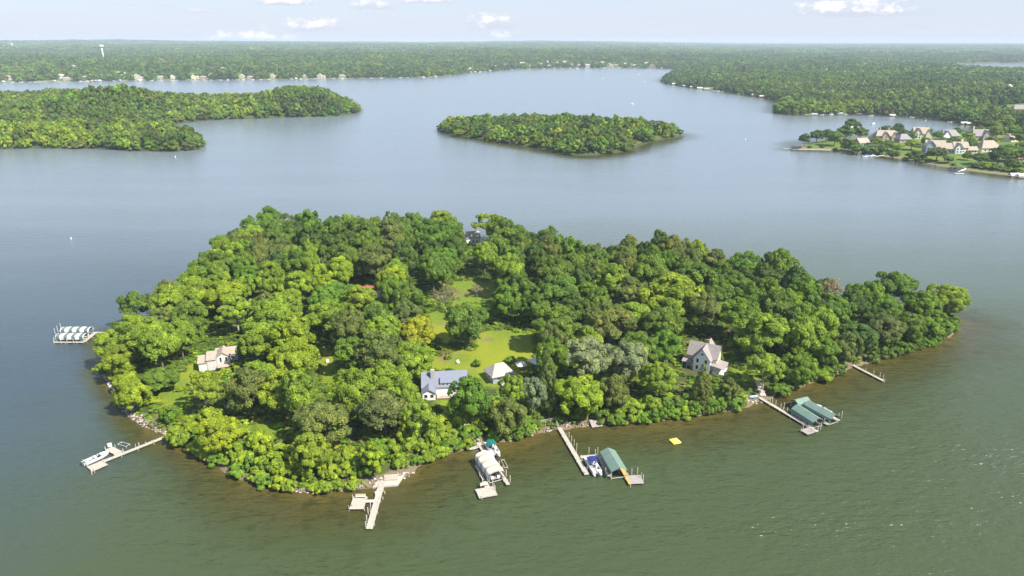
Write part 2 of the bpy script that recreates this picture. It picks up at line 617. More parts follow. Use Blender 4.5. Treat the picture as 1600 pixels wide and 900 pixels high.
# ------------------------------------------------------------------ the lake
def axis(lo, hi, step, far_lo, far_hi, k=1.13):
    mid = np.arange(lo, hi + .1, step)
    a, s = [], step
    x = hi
    while x < far_hi:
        s *= k
        x += s
        a.append(x)
    b, s = [], step
    x = lo
    while x > far_lo:
        s *= k
        x -= s
        b.append(x)
    return np.array(b[::-1] + list(mid) + a)


wx = axis(-290, 330, 4, -60000, 60000)
wy = axis(40, 470, 4, -1500, 60000)
Xw, Yw = np.meshgrid(wx, wy)
shore = np.maximum(signed(ISLAND, Xw, Yw), -400)
shore2 = np.maximum(np.maximum(signed(PENIN, Xw, Yw), signed(MIDDLE, Xw, Yw)), signed(MAIN, Xw, Yw))

WM = bpy.data.materials.new('lake_water')
WM.use_nodes = True
N = NT(WM.node_tree)
gp = N.n('ShaderNodeNewGeometry').outputs['Position']
shd = N.n('ShaderNodeAttribute', attribute_name='offshore').outputs['Fac']
px_, py_, _ = N.n('ShaderNodeSeparateXYZ', i_0=gp).outputs
n_big = N.n('ShaderNodeTexNoise', i_Vector=gp, i_Scale=0.035, i_Detail=5.0, i_Roughness=0.6).outputs[0]
n_mid = N.n('ShaderNodeTexNoise', i_Vector=gp, i_Scale=0.22, i_Detail=5.0, i_Roughness=0.65).outputs[0]
d_ = N.math('ADD', shd, N.math('MULTIPLY', N.math('SUBTRACT', n_big, 0.5), 16.0))
d_ = N.math('ADD', d_, N.math('MULTIPLY', N.math('SUBTRACT', n_mid, 0.5), 9.0))
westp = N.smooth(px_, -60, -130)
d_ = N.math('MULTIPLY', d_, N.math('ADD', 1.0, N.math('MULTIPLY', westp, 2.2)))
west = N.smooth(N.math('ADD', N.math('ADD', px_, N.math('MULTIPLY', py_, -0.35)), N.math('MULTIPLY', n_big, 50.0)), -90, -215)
deep = N.mix(west, (0.048, 0.066, 0.025), (0.043, 0.065, 0.080))  # blue-grey in the west is sky reflection put into the base colour
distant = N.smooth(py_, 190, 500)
deep = N.mix(distant, deep, (0.148, 0.176, 0.192))  # far water paled: reflected sky painted into the base colour
shal = N.ramp(N.math('DIVIDE', d_, 50.0), [(0.0, (0.085, 0.068, 0.016)), (0.10, (0.054, 0.050, 0.012)), (0.34, (0.043, 0.050, 0.013)), (0.85, (0.048, 0.062, 0.019))])
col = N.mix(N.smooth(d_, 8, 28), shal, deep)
weed = N.math('MULTIPLY', N.smooth(n_mid, 0.50, 0.62), N.smooth(d_, 44, 6))
col = N.mix(N.math('MULTIPLY', weed, 0.55), col, (0.030, 0.030, 0.008))
# ripples: wind waves with long crests, chop, fine noise
mp = N.n('ShaderNodeMapping', i_Vector=gp)
mp.inputs['Rotation'].default_value = (0, 0, math.radians(42))
mp.inputs['Scale'].default_value = (0.36, 1.0, 1.0)
w1 = N.n('ShaderNodeTexNoise', i_Vector=mp.outputs[0], i_Scale=0.42, i_Detail=3.0, i_Roughness=0.55).outputs[0]
mp2 = N.n('ShaderNodeMapping', i_Vector=gp)
mp2.inputs['Rotation'].default_value = (0, 0, math.radians(24))
mp2.inputs['Scale'].default_value = (0.42, 1.0, 1.0)
w2 = N.n('ShaderNodeTexNoise', i_Vector=mp2.outputs[0], i_Scale=1.15, i_Detail=3.0, i_Roughness=0.6).outputs[0]
w3 = N.n('ShaderNodeTexNoise', i_Vector=gp, i_Scale=3.2, i_Detail=2.0).outputs[0]
hgt = N.math('ADD', N.math('MULTIPLY', w1, 0.62), N.math('ADD', N.math('MULTIPLY', w2, 0.30), N.math('MULTIPLY', w3, 0.055)))
# gusts: calmer and rougher streaks of the surface
mp3 = N.n('ShaderNodeMapping', i_Vector=gp)
mp3.inputs['Rotation'].default_value = (0, 0, math.radians(6))
mp3.inputs['Scale'].default_value = (0.22, 1.0, 1.0)
gust = N.n('ShaderNodeTexNoise', i_Vector=mp3.outputs[0], i_Scale=0.018, i_Detail=5.0, i_Roughness=0.6).outputs[0]
# wake trains: ring waves left by boats that have passed
def wake(cx, cy, r0, r1, lam, amp, ang0, ang1):
    dx, dy = N.math('SUBTRACT', px_, cx), N.math('SUBTRACT', py_, cy)
    r = N.math('SQRT', N.math('ADD', N.math('MULTIPLY', dx, dx), N.math('MULTIPLY', dy, dy)))
    s_ = N.math('SINE', N.math('MULTIPLY', N.math('ADD', r, N.math('MULTIPLY', n_mid, 1.2)), 2 * math.pi / lam))
    en = N.math('MULTIPLY', N.smooth(r, r0, r0 + 8), N.smooth(r, r1, r1 - 12))
    an = N.math('ARCTAN2', dy, dx)
    en = N.math('MULTIPLY', en, N.math('MULTIPLY', N.smooth(an, ang0, ang0 + .15), N.smooth(an, ang1, ang1 - .15)))
    return N.math('MULTIPLY', N.math('MULTIPLY', s_, en), amp)


hgt = N.math('ADD', hgt, wake(-205, -220, 565, 640, 6.5, 0.10, 1.2, 1.95))
bstr = N.math('MULTIPLY', N.ramp(gust, [(0.32, 0.38), (0.60, 1.0)]), N.ramp(N.math('DIVIDE', py_, 2000.0), [(0.08, 1.0), (0.14, .62), (0.25, 0.22), (0.5, 0.09), (1.0, 0.05)]))
bump = N.n('ShaderNodeBump', i_Height=hgt, i_Strength=bstr, i_Distance=1.7)
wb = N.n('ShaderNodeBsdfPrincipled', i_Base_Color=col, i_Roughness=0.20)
wb.inputs['IOR'].default_value = 1.333
N.l(bump.outputs[0], wb.inputs['Normal'])
N.n('ShaderNodeOutputMaterial', i_Surface=wb.outputs[0])
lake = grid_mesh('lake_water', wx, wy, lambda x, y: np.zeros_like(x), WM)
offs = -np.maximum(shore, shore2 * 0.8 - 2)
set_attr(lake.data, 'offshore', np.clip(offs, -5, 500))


# ------------------------------------------------------------------ haze
def haze():
    m = bpy.data.materials.new('haze_air')
    m.use_nodes = True
    N = NT(m.node_tree)
    pv = N.n('ShaderNodeVolumePrincipled')
    pv.inputs['Color'].default_value = (0.73, 0.85, 1.0, 1)
    pv.inputs['Density'].default_value = HAZE
    pv.inputs['Anisotropy'].default_value = 0.0
    N.n('ShaderNodeOutputMaterial', i_Volume=pv.outputs[0])
    b = MB().box((0, 29000, 60), (130000, 62500, 150))
    o = b.build('haze', m)
    o['kind'] = 'stuff'
    return o


HAZE = 0.85e-4
# ------------------------------------------------------------------ trees
def crown_mesh(name, seed, R, z0, z1, lobes, clumps, leaves, leaf, kind='round', material=None, low=0.35):
    """leaf-sized faces spread over many clumps that sit on a few big boughs; base of the tree at z = 0"""
    rs = np.random.RandomState(seed)
    cz, hz_ = (z0 + z1) / 2, (z1 - z0) / 2
    cc, cr, cv = [], [], []
    if kind == 'cone':
        n = clumps
        for i in range(n):
            t = (i + 0.5) / n
            z = z0 + (z1 - z0) * t
            rr = R * (1 - t) ** 0.85
            k = max(3, int(9 * (1 - t)) + 2)
            a0 = rs.rand() * 6.28
            for j in range(k):
                a = a0 + j * 6.283 / k + rs.randn() * .15
                q = rr * rs.uniform(.55, 1.0)
                cc.append((q * math.cos(a), q * math.sin(a), z - 0.18 * q))
                cr.append(0.22 * R * (1 - .55 * t) * rs.uniform(.8, 1.2))
                cv.append(rs.rand())
    else:
        L = []
        dirs = [np.array([.1, .05, .99])]
        while len(dirs) < lobes:                          # boughs point every way, spaced apart, none straight down
            best = None
            for _ in range(14):
                u = rs.randn(3); u /= np.linalg.norm(u)
                if u[2] < -low: continue
                q = min(np.linalg.norm(u - w) for w in dirs)
                if best is None or q > best[0]: best = (q, u)
            if best is not None: dirs.append(best[1])
        for u in dirs:
            L.append(u * rs.uniform(.44, .78))
        for i in range(clumps):
            l = L[i % lobes]
            d = rs.randn(3)
            d /= np.linalg.norm(d)
            d[2] = abs(d[2]) * .9 - .25
            p = l + d * rs.uniform(.18, .42)
            q = np.linalg.norm(p)
            if q > .92: p *= .92 / q
            if kind == 'airy': p *= rs.uniform(.85, 1.08)
            cc.append((p[0] * R, p[1] * R, cz + p[2] * hz_))
            cr.append(R * rs.uniform(.11, .21) * (.85 if kind == 'airy' else 1) * (1.25 if clumps < 60 else 1))
            cv.append(rs.rand())
    cc, cr, cv = np.array(cc), np.array(cr), np.array(cv)
    n = len(cc)
    k = rs.choice(n, leaves, p=(cr ** 2) / (cr ** 2).sum())
    v = rs.randn(leaves, 3)
    v /= np.linalg.norm(v, axis=1)[:, None]
    outw = cc[k] - np.array([0, 0, cz - .25 * hz_])
    outw[:, 2] *= R / hz_
    outw /= (np.linalg.norm(outw, axis=1)[:, None] + 1e-6)
    flip = (v * outw).sum(1) < -0.25
    v[flip] *= -1
    rad = cr[k] * rs.uniform(.72, 1.08, leaves)
    pos = cc[k] + v * rad[:, None]
    # drop leaves buried inside neighbouring clumps
    keep = np.ones(leaves, bool)
    for i in range(n):
        d = ((pos - cc[i]) ** 2).sum(1)
        keep &= ~((d < (cr[i] * .62) ** 2) & (k != i))
    pos, v, outw, k = pos[keep], v[keep], outw[keep], k[keep]
    m = len(pos)
    nrm = v * .80 + outw * .25 + np.array([0, 0, .22]) + rs.randn(m, 3) * .46
    nrm /= np.linalg.norm(nrm, axis=1)[:, None]
    t = np.cross(nrm, rs.randn(m, 3))
    t /= np.linalg.norm(t, axis=1)[:, None]
    b = np.cross(nrm, t)
    s = leaf * rs.uniform(.6, 1.35, m)[:, None]
    asp = rs.uniform(.55, 1.0, m)[:, None]
    tip = nrm * s * .22
    co = np.stack([pos - t * s + b * s * asp * .3, pos - b * s * asp - tip, pos + t * s + b * s * asp * .2, pos + b * s * asp - tip], 1).reshape(-1, 3)
    q = np.arange(4 * m).reshape(-1, 4)
    me = quads_to_mesh(name, co, q)
    me.materials.append(material or LEAF)
    var = np.clip(cv[k] * .55 + rs.rand(m) * .45, 0, 1)
    set_attr(me, 'var', var, 'FACE')
    return me


def trunk_mesh(name, seed, h, R, crown0, limbs, r0=.38, material=None, reach=.72):
    rs = random.Random(seed)
    b = MB()
    lean = Vector((rs.uniform(-.5, .5), rs.uniform(-.5, .5), 0))
    top = Vector((0, 0, h * .72)) + lean
    mid = Vector((0, 0, crown0)) + lean * .3
    b.tube((0, 0, -.8), mid, r0, r0 * .72, 8)
    b.tube(mid, top, r0 * .72, r0 * .2, 6)
    for i in range(limbs):
        a = i * 6.283 / limbs + rs.uniform(-.4, .4)
        s = mid.lerp(top, rs.uniform(0, .55))
        L = R * rs.uniform(.7, 1.0) * reach
        e = s + Vector((math.cos(a) * L, math.sin(a) * L, L * rs.uniform(.5, 1.0)))
        m = s.lerp(e, .5) + Vector((0, 0, .08 * L))
        b.tube(s, m, r0 * .42, r0 * .27, 5)
        b.tube(m, e, r0 * .27, r0 * .08, 5)
        for sgn in (-1, 1):
            f = m + Vector((math.cos(a + sgn * .7), math.sin(a + sgn * .7), .6)) * L * .4
            b.tube(m, f, r0 * .18, r0 * .06, 4)
    return b.mesh(name, material or BARK, smooth=True)


def tree_proto(name, crown, trunk):
    r = bpy.data.objects.new(name, None)
    C.objects.link(r)
    for nm, me in (('crown', crown), ('trunk', trunk)):
        o = bpy.data.objects.new(nm, me)
        C.objects.link(o)
        o.parent = r
    return r


# each crown is modelled for R = 6.5 m, height 15 m
PROTO = {}
for i in range(6):
    PROTO['round%d' % i] = ('broadleaf_tree', crown_mesh('crown', 11 + i, 6.5, 2.4, 15, 12 + i, 150, 21000, .235, low=.62), trunk_mesh('trunk', 5 + i, 15, 6.5, 4.2, 5))
for i in range(2):
    PROTO['tall%d' % i] = ('broadleaf_tree', crown_mesh('crown', 31 + i, 5.6, 1.8, 15, 12, 125, 18000, .23, low=.75), trunk_mesh('trunk', 15 + i, 15, 5.6, 4, 5))
for i in range(3):
    PROTO['airy%d' % i] = ('broadleaf_tree', crown_mesh('crown', 41 + i, 6.6, 3.6, 15, 11, 100, 12500, .235, kind='airy', low=.4),
                           trunk_mesh('trunk', 25 + i, 15, 6.5, 4.8, 6, .36, PALE_BARK, reach=.9))
PROTO['low0'] = ('broadleaf_tree', crown_mesh('crown', 51, 6.8, .8, 15, 14, 150, 22000, .235, low=.85), trunk_mesh('trunk', 35, 15, 6.5, 2.5, 5))
PROTO['low1'] = ('broadleaf_tree', crown_mesh('crown', 52, 6.8, .6, 15, 16, 155, 22000, .235, low=.88), trunk_mesh('trunk', 36, 15, 6.5, 2.5, 5))
PROTO['cone0'] = ('conifer_tree', crown_mesh('crown', 61, 4.2, 1.6, 16.5, 0, 17, 9500, .20, kind='cone'), trunk_mesh('trunk', 45, 16, 3, 3, 3, .25, reach=.4))
PROTO['bare0'] = ('bare_branched_tree', crown_mesh('crown', 71, 6.0, 3.6, 14.5, 7, 60, 2000, .22, kind='airy'), trunk_mesh('trunk', 55, 17, 6.8, 3.5, 11, .30, PALE_BARK, reach=1.0))
for i in range(4):
    PROTO['shrub%d' % i] = ('shrub', crown_mesh('foliage', 81 + i, 3.0, -.25, 3.6, 8, 46, 5200, .20, low=.75), None)
PSIZE = {'round': (6.5, 15), 'tall': (5.6, 15), 'airy': (6.6, 15), 'low': (6.8, 15), 'cone': (4.2, 16.5), 'bare': (6.0, 15), 'shrub': (3.0, 3.6)}

KEEP = []            # regions of open lawn, buildings: px rectangles turned into world polygons are tested by line of sight
TREES = []


def put_tree(x, y, z, R, h, proto, tint, label=None, jit=.10, group='trees of the wooded island'):
    fam = proto.rstrip('0123456789')
    nm, crown, trunk = PROTO[proto]
    pr, ph = PSIZE[fam]
    r = bpy.data.objects.new(nm, None)
    C.objects.link(r)
    r.location = (x, y, z)
    r.scale = (R / pr, R / pr * rnd.uniform(.93, 1.07), h / ph)
    r.rotation_euler = (0, 0, rnd.uniform(0, 6.283))
    t = TINT[tint]
    g = rnd.uniform(1 - jit, 1 + jit)
    hu = rnd.uniform(-.07, .07)
    col = (t[0] * g * (1 + hu), t[1] * g, t[2] * g * (1 - hu), 1)
    for cn_, me in (('crown', crown), ('trunk', trunk)):
        o = bpy.data.objects.new(cn_, me)
        C.objects.link(o)
        o.parent = r
        o.color = col
    tag(r, label, {'conifer_tree': 'conifer'}.get(nm, 'tree'), group)
    TREES.append(dict(o=r, x=x, y=y, z=z, R=R, h=h, tint=tint, proto=fam, label=label))
    return r


def hi(x, y):
    return float(h_island(np.array([x]), np.array([y]))[0])


def GI(px, py, it=6):
    """point of the island's ground seen at a pixel"""
    z = 3.0
    for _ in range(it):
        p = P(px, py, z)
        z = max(0.0, hi(p.x, p.y))
    return Vector((p.x, p.y, z))


def crown_at(cx, cy, w, h, zf=.60):
    """ground position of the tree whose crown centre shows at (cx, cy), w pixels wide, h metres high"""
    z = 3.5
    for _ in range(5):
        p = P(cx, cy, z + h * zf)
        z = max(.4, hi(p.x, p.y))
    dep = proj(p.x, p.y, z + h * zf)[2]
    return p.x, p.y, z, w / 2 / (FPX / dep)


# (crown centre x, y, width in px, height m, kind, tint, label)
HAND = [
    (727, 501, 72, 16.5, 'low0', 'mid', 'big solitary round green tree standing in the middle of the open lawn'),
    (793, 467, 58, 15, 'low1', 'green', 'dense dark green tree at the east edge of the lawn beyond the solitary tree'),
    (733, 617, 72, 15, 'low1', 'green', 'full round green tree in front of the grey-roofed house'),
    (799, 610, 52, 13, 'airy0', 'bright', 'light green open tree with pale trunk in front of the small cabin'),
    (652, 520, 62, 14, 'round0', 'yellow', 'yellow-leaved tree at the west edge of the central lawn'),
    (645, 560, 66, 13, 'round1', 'bright', 'bright green tree below the yellow-leaved tree'),
    (552, 548, 58, 14, 'tall0', 'green', 'upright green tree at the east end of the narrow grassy strip'),
    (603, 592, 76, 14, 'round2', 'bright', 'wide bright green tree to the west of the grey-roofed house'),
    (434, 485, 82, 17, 'airy1', 'bright', 'tall spreading yellow-green tree with pale forked branches showing'),
    (350, 462, 66, 16, 'round3', 'lime', 'bright yellow-green tree behind the tan-roofed shed'),
    (505, 655, 88, 14, 'round4', 'olive', 'broad olive green tree above the front shore shrubs'),
    (600, 640, 84, 14, 'round5', 'greydark', 'broad dark grey-green tree beside the olive one near the front shore'),
    (583, 712, 40, 10, 'tall1', 'lime', 'small upright bright green tree just above the sandy patio'),
    (232, 523, 86, 15, 'round0', 'bright', 'broad bright tree at the west end behind the covered boat slips'),
    (293, 500, 60, 16, 'round1', 'mid', 'mid green tree between the west shore and the tan-roofed shed'),
    (246, 590, 66, 8, 'low0', 'mid', 'low round dark tree alone on the grassy west bank'),
    (318, 606, 58, 13, 'airy2', 'bright', 'light green tree with visible trunk in front of the tan-roofed shed'),
    (388, 606, 72, 15, 'round2', 'olive', 'dull green tree beside the trunked tree near the shed'),
    (655, 652, 62, 13, 'airy0', 'bright', 'thin yellow-green tree on the front bank below the grey-roofed house'),
    (455, 560, 80, 15, 'round4', 'lime', 'large lime green tree west of the narrow grassy strip'),
    (325, 594, 40, 7.5, 'low1', 'lime', 'low bright tree hiding the foot of the tan-roofed shed'),
    (440, 610, 76, 14, 'round5', 'bright', 'bright tree in front of the large lime green tree'),
    (560, 470, 62, 15, 'round1', 'bright', 'bright tree in front of the red-roofed building'),
    (513, 492, 66, 15, 'round3', 'bright', 'yellow-green tree west of the red-roofed building'),
    (598, 520, 70, 15, 'round0', 'bright', 'rounded bright tree south of the red-roofed building'),
    (636, 468, 58, 15, 'round2', 'mid', 'mid green tree east of the red-roofed building'),
    (696, 462, 46, 12, 'bare0', 'brown', 'thin greyish half-bare tree at the top of the lawn path'),
    (745, 452, 24, 6, 'bare0', 'brown', 'small brownish half-bare tree beside the far lawn'),
    (906, 612, 82, 14, 'low0', 'lime', 'bright yellow-green tree by the shore where the railing stands'),
    (916, 556, 80, 16, 'round3', 'silver', 'silvery grey-leaved tree behind the bright shore tree'),
    (980, 560, 66, 15, 'round4', 'silver', 'second silvery tree between the grey-leaved one and the white house'),
    (856, 582, 44, 19, 'cone0', 'olive', 'tall pointed conifer at the east edge of the lawn'),
    (835, 610, 40, 13, 'tall0', 'silver', 'narrow grey-green tree in front of the tall pointed conifer'),
    (1098, 590, 44, 14, 'cone0', 'olive', 'olive conifer in front of the white gabled house'),
    (1140, 605, 34, 8, 'tall1', 'olive', 'small olive tree east of the conifer at the white house'),
    (1052, 462, 100, 19, 'round5', 'bright', 'giant spreading bright tree behind the white gabled house'),
    (1190, 520, 84, 17, 'round1', 'bright', 'bright yellow-green tree just east of the white gabled house'),
    (1255, 525, 74, 16, 'round2', 'bright', 'bright leafy tree above the green boat canopies'),
    (1195, 575, 66, 13, 'airy1', 'bright', 'lower bright tree above the rocky landing'),
    (1250, 572, 58, 12, 'low1', 'green', 'bushy green tree at the shore above the green canopies'),
    (1032, 590, 60, 12, 'round0', 'bright', 'yellow-green tree west of the conifer at the white house'),
    (960, 605, 54, 12, 'round1', 'olive', 'olive tree between the bright shore tree and the white house'),
    (950, 505, 92, 17, 'round2', 'olive', 'large olive tree behind the silvery trees'),
    (872, 505, 74, 17, 'round3', 'mid', 'large mid green tree at the east edge of the lawn'),
    (868, 455, 74, 17, 'round4', 'mid', 'mid green tree behind the dense lawn-edge tree'),
    (692, 350, 56, 17, 'round5', 'bright', 'bright green tree on the far shore west of the white roof'),
    (765, 352, 56, 17, 'airy2', 'bright', 'light green tree on the far shore east of the white roof'),
    (1398, 448, 66, 17, 'round3', 'mid', 'tall tree rising above the wood near the eastern point'),
    (1440, 478, 58, 14, 'round0', 'green', 'green tree between the tall one and the eastern tip'),
    (1482, 464, 64, 14, 'low0', 'bright', 'bright leafy tree leaning out at the eastern tip'),
    (1452, 500, 56, 12, 'low1', 'green', 'low leafy tree on the bank just west of the eastern tip'),
    (1420, 506, 54, 13, 'low0', 'mid', 'broad low tree below the tall one near the eastern point'),
    (1300, 452, 44, 14, 'bare0', 'brown', 'brownish half-dead tree in the eastern wood'),
    (1340, 520, 66, 12, 'low0', 'dark', 'dark green tree above the plain east dock'),
    (1385, 510, 60, 12, 'low1', 'greydark', 'dark olive tree east of the plain dock'),
    (1290, 545, 50, 12, 'low0', 'green', 'green shore tree west of the plain east dock'),
    (690, 405, 60, 16, 'low0', 'green', 'dense bright green tree behind the lawn path'),
    (372, 385, 60, 16, 'round1', 'olive', 'pale olive tree near the north-west shore'),
    (420, 340, 40, 16, 'round2', 'green', 'rounded tree at the far north-west corner'),
    (212, 478, 60, 15, 'airy0', 'mid', 'feathery tree on the west shore'),
    (183, 518, 26, 10, 'airy2', 'mid', 'small tree leaning over the water by the west dock'),
]
LAWN = [[(653, 585), (664, 562), (690, 556), (706, 548), (745, 548), (752, 520), (770, 512), (838, 520), (842, 572), (805, 583), (795, 606), (745, 600), (700, 578)],
        [(666, 476), (698, 476), (706, 515), (700, 545), (668, 520)], [(706, 438), (776, 438), (770, 470), (700, 480)],
        [(496, 545), (525, 545), (530, 602), (500, 602)], [(686, 626), (722, 626), (722, 680), (672, 684)], [(405, 655), (442, 655), (440, 688), (408, 688)],
        [(265, 590), (318, 560), (322, 600), (280, 640), (250, 645)], [(1150, 575), (1180, 590), (1150, 600)]]
LAWN_W = [[tuple(GI(a, b)[:2]) for a, b in poly] for poly in LAWN]
_co = np.empty(len(ISL_OBJ.data.vertices) * 3, dtype=np.float32)
ISL_OBJ.data.vertices.foreach_get('co', _co)
_co = _co.reshape(-1, 3)
set_attr(ISL_OBJ.data, 'lawn', np.clip(np.max([signed(p, _co[:, 0], _co[:, 1]) for p in LAWN_W], axis=0), -12, 12))
# what has to stay in sight: rectangles in the photograph, (x0, y0, x1, y1, ground y px below it)
OPEN = [(690, 520, 832, 578), (666, 470, 704, 524), (708, 438, 772, 468), (700, 462, 760, 480), (500, 546, 524, 598), (662, 574, 728, 618), (762, 568, 798, 596), (1066, 520, 1136, 572),
        (303, 540, 366, 580), (558, 446, 584, 464), (728, 362, 748, 376), (690, 632, 712, 672), (410, 662, 436, 682), (270, 590, 300, 640), (350, 628, 366, 642)]


def blocks(x, y, z, R, h):
    cx, cy, d = proj(x, y, z + h * .6)
    rp = R * FPX / d
    hp = h * .42 * FPX / d
    gy = proj(x, y, z)[1]
    for (a, b, c, e) in OPEN:
        nx, ny = min(max(cx, a), c), min(max(cy, b), e)
        if ((nx - cx) / (rp * .92)) ** 2 + ((ny - cy) / (hp * 1.05)) ** 2 < 1 and gy > b:
            return True
    return False


occ = []
for (cx, cy, w, h, pr, ti, lab) in HAND:
    x, y, z, R = crown_at(cx, cy, w, h)
    put_tree(x, y, z, R, h, pr, ti, lab, .05)
    occ.append((x, y, R * (.9 if pr != 'bare0' else .6)))

xs_, ys_ = [p[0] for p in ISLAND], [p[1] for p in ISLAND]
rng = np.random.RandomState(5)
cand = np.stack([rng.uniform(min(xs_), max(xs_), 26000), rng.uniform(min(ys_), max(ys_), 26000)], 1)
sdi = signed(ISLAND, cand[:, 0], cand[:, 1])
lawnsd = np.max([signed(p, cand[:, 0], cand[:, 1]) for p in LAWN_W], axis=0)
hz_c = h_island(cand[:, 0], cand[:, 1])
north = cand[:, 1] > 262
BUILD = [GI(695, 612), GI(780, 596), GI(1097, 570), GI(333, 575), GI(571, 466), GI(738, 376), GI(345, 560)]
filled = 0
MAXT = 270
for (x, y), s, ls, z, nth in zip(cand, sdi, lawnsd, hz_c, north):
    if filled + len(HAND) >= MAXT: break
    if s < 1.2 or ls > -3.0: continue
    px, py, _d = proj(x, y, z + 8)
    big = rng.rand()
    R = 5.2 + 3.6 * big
    front = py > 560
    if s < 9: R = min(R, 5.4)
    if front and s < 12 and rng.rand() < .9: continue
    h = 11.5 + 6.0 * rng.rand() + (1.8 if nth else 0) + (R - 5) * .5
    if s < 7: h *= .80
    if px > 1330: h *= .85
    if any((x - a) ** 2 + (y - b) ** 2 < (.765 * (R + r)) ** 2 for a, b, r in occ): continue
    if any((x - b.x) ** 2 + (y - b.y) ** 2 < (R + 6) ** 2 for b in BUILD): continue
    if blocks(x, y, z, R, h): continue
    u = rng.rand()
    if px < 680 and py > 430:
        ti = 'bright' if u < .42 else 'lime' if u < .60 else 'green' if u < .76 else 'olive' if u < .9 else 'mid'
    elif py < 430 or (px > 1000 and py < 470):
        ti = 'mid' if u < .36 else 'dark' if u < .56 else 'olive' if u < .74 else 'green' if u < .88 else 'bright'
    elif px > 1290:
        ti = 'dark' if u < .15 else 'olive' if u < .40 else 'mid' if u < .65 else 'green' if u < .85 else 'bright'
    else:
        ti = 'mid' if u < .32 else 'green' if u < .52 else 'olive' if u < .70 else 'bright' if u < .90 else 'dark'
    v = rng.rand()
    pr = ('round%d' % rng.randint(6)) if v < .62 else ('airy%d' % rng.randint(3)) if v < .76 else ('tall%d' % rng.randint(2)) if v < .88 else ('low%d' % rng.randint(2))
    if s < 8 or px > 1370: pr = 'low%d' % rng.randint(2)
    put_tree(float(x), float(y), float(z), float(R), float(h), pr, ti, None)
    occ.append((x, y, R))
    filled += 1
print('TREES', len(TREES), 'of', MAXT)

# ---- shore shrubs, one by one along the near banks
SHRUBS = []


def put_shrub(x, y, R, h, tint, label=None):
    z = max(0.2, hi(x, y) - .15)
    me = PROTO['shrub%d' % rnd.randrange(4)][1]
    o = bpy.data.objects.new('shrub', me)
    C.objects.link(o)
    o.location = (x, y, z)
    o.rotation_euler = (0, 0, rnd.uniform(0, 6.28))
    o.scale = (R / 3.0, R / 3.0 * rnd.uniform(.85, 1.1), h / 3.6)
    t = TINT[tint]
    g = rnd.uniform(.85, 1.15)
    o.color = (t[0] * g, t[1] * g, t[2] * g, 1)
    tag(o, label, 'shrub', 'shrubs along the island shore')
    SHRUBS.append(dict(o=o, x=x, y=y, z=z, R=R, h=h, tint=tint, proto='shrub', label=label))


GAPS = [(163, 500, 186, 640), (186, 632, 262, 690), (592, 735, 640, 760), (738, 690, 758, 706), (836, 655, 905, 680), (905, 655, 940, 672), (1155, 612, 1208, 642), (1322, 560, 1350, 582)]
near = XY(near_px[1:])
occs = []
for k in range(len(near) - 1):
    a, b = Vector((*near[k], 0)), Vector((*near[k + 1], 0))
    L = (b - a).length
    n = Vector((-(b - a).y, (b - a).x, 0)).normalized()      # inland side
    px = near_px[k + 1][0]
    rows = ((.5, 2.6, 2.7), (4.2, 3.0, 3.6), (8.4, 3.2, 4.2)) if 262 < px < 840 else ((.3, 2.8, 3.2), (4.4, 3.1, 3.8))
    for off, R0, h0 in rows:
        t = rnd.uniform(0, 2)
        while t < L:
            p = a.lerp(b, t / L) + n * (off + rnd.uniform(-.8, .9))
            R = R0 * rnd.uniform(.72, 1.3)
            t += R * 1.25
            qx, qy, _ = proj(p.x, p.y, 1.5)
            if any(g[0] - 3 < qx < g[2] + 3 and g[1] - 6 < qy < g[3] + 2 for g in GAPS): continue
            if any((p.x - c[0]) ** 2 + (p.y - c[1]) ** 2 < (.52 * (R + c[2])) ** 2 for c in occs): continue
            u = rnd.random()
            if px < 760: ti = 'lime' if u < .45 else 'bright' if u < .8 else 'green'
            elif px < 1260: ti = 'bright' if u < .42 else 'green' if u < .85 else 'mid'
            else: ti = 'mid' if u < .4 else 'green' if u < .75 else 'dark'
            put_shrub(p.x, p.y, R, h0 * rnd.uniform(.75, 1.25) * (R / R0) ** .5, ti)
            occs.append((p.x, p.y, R))
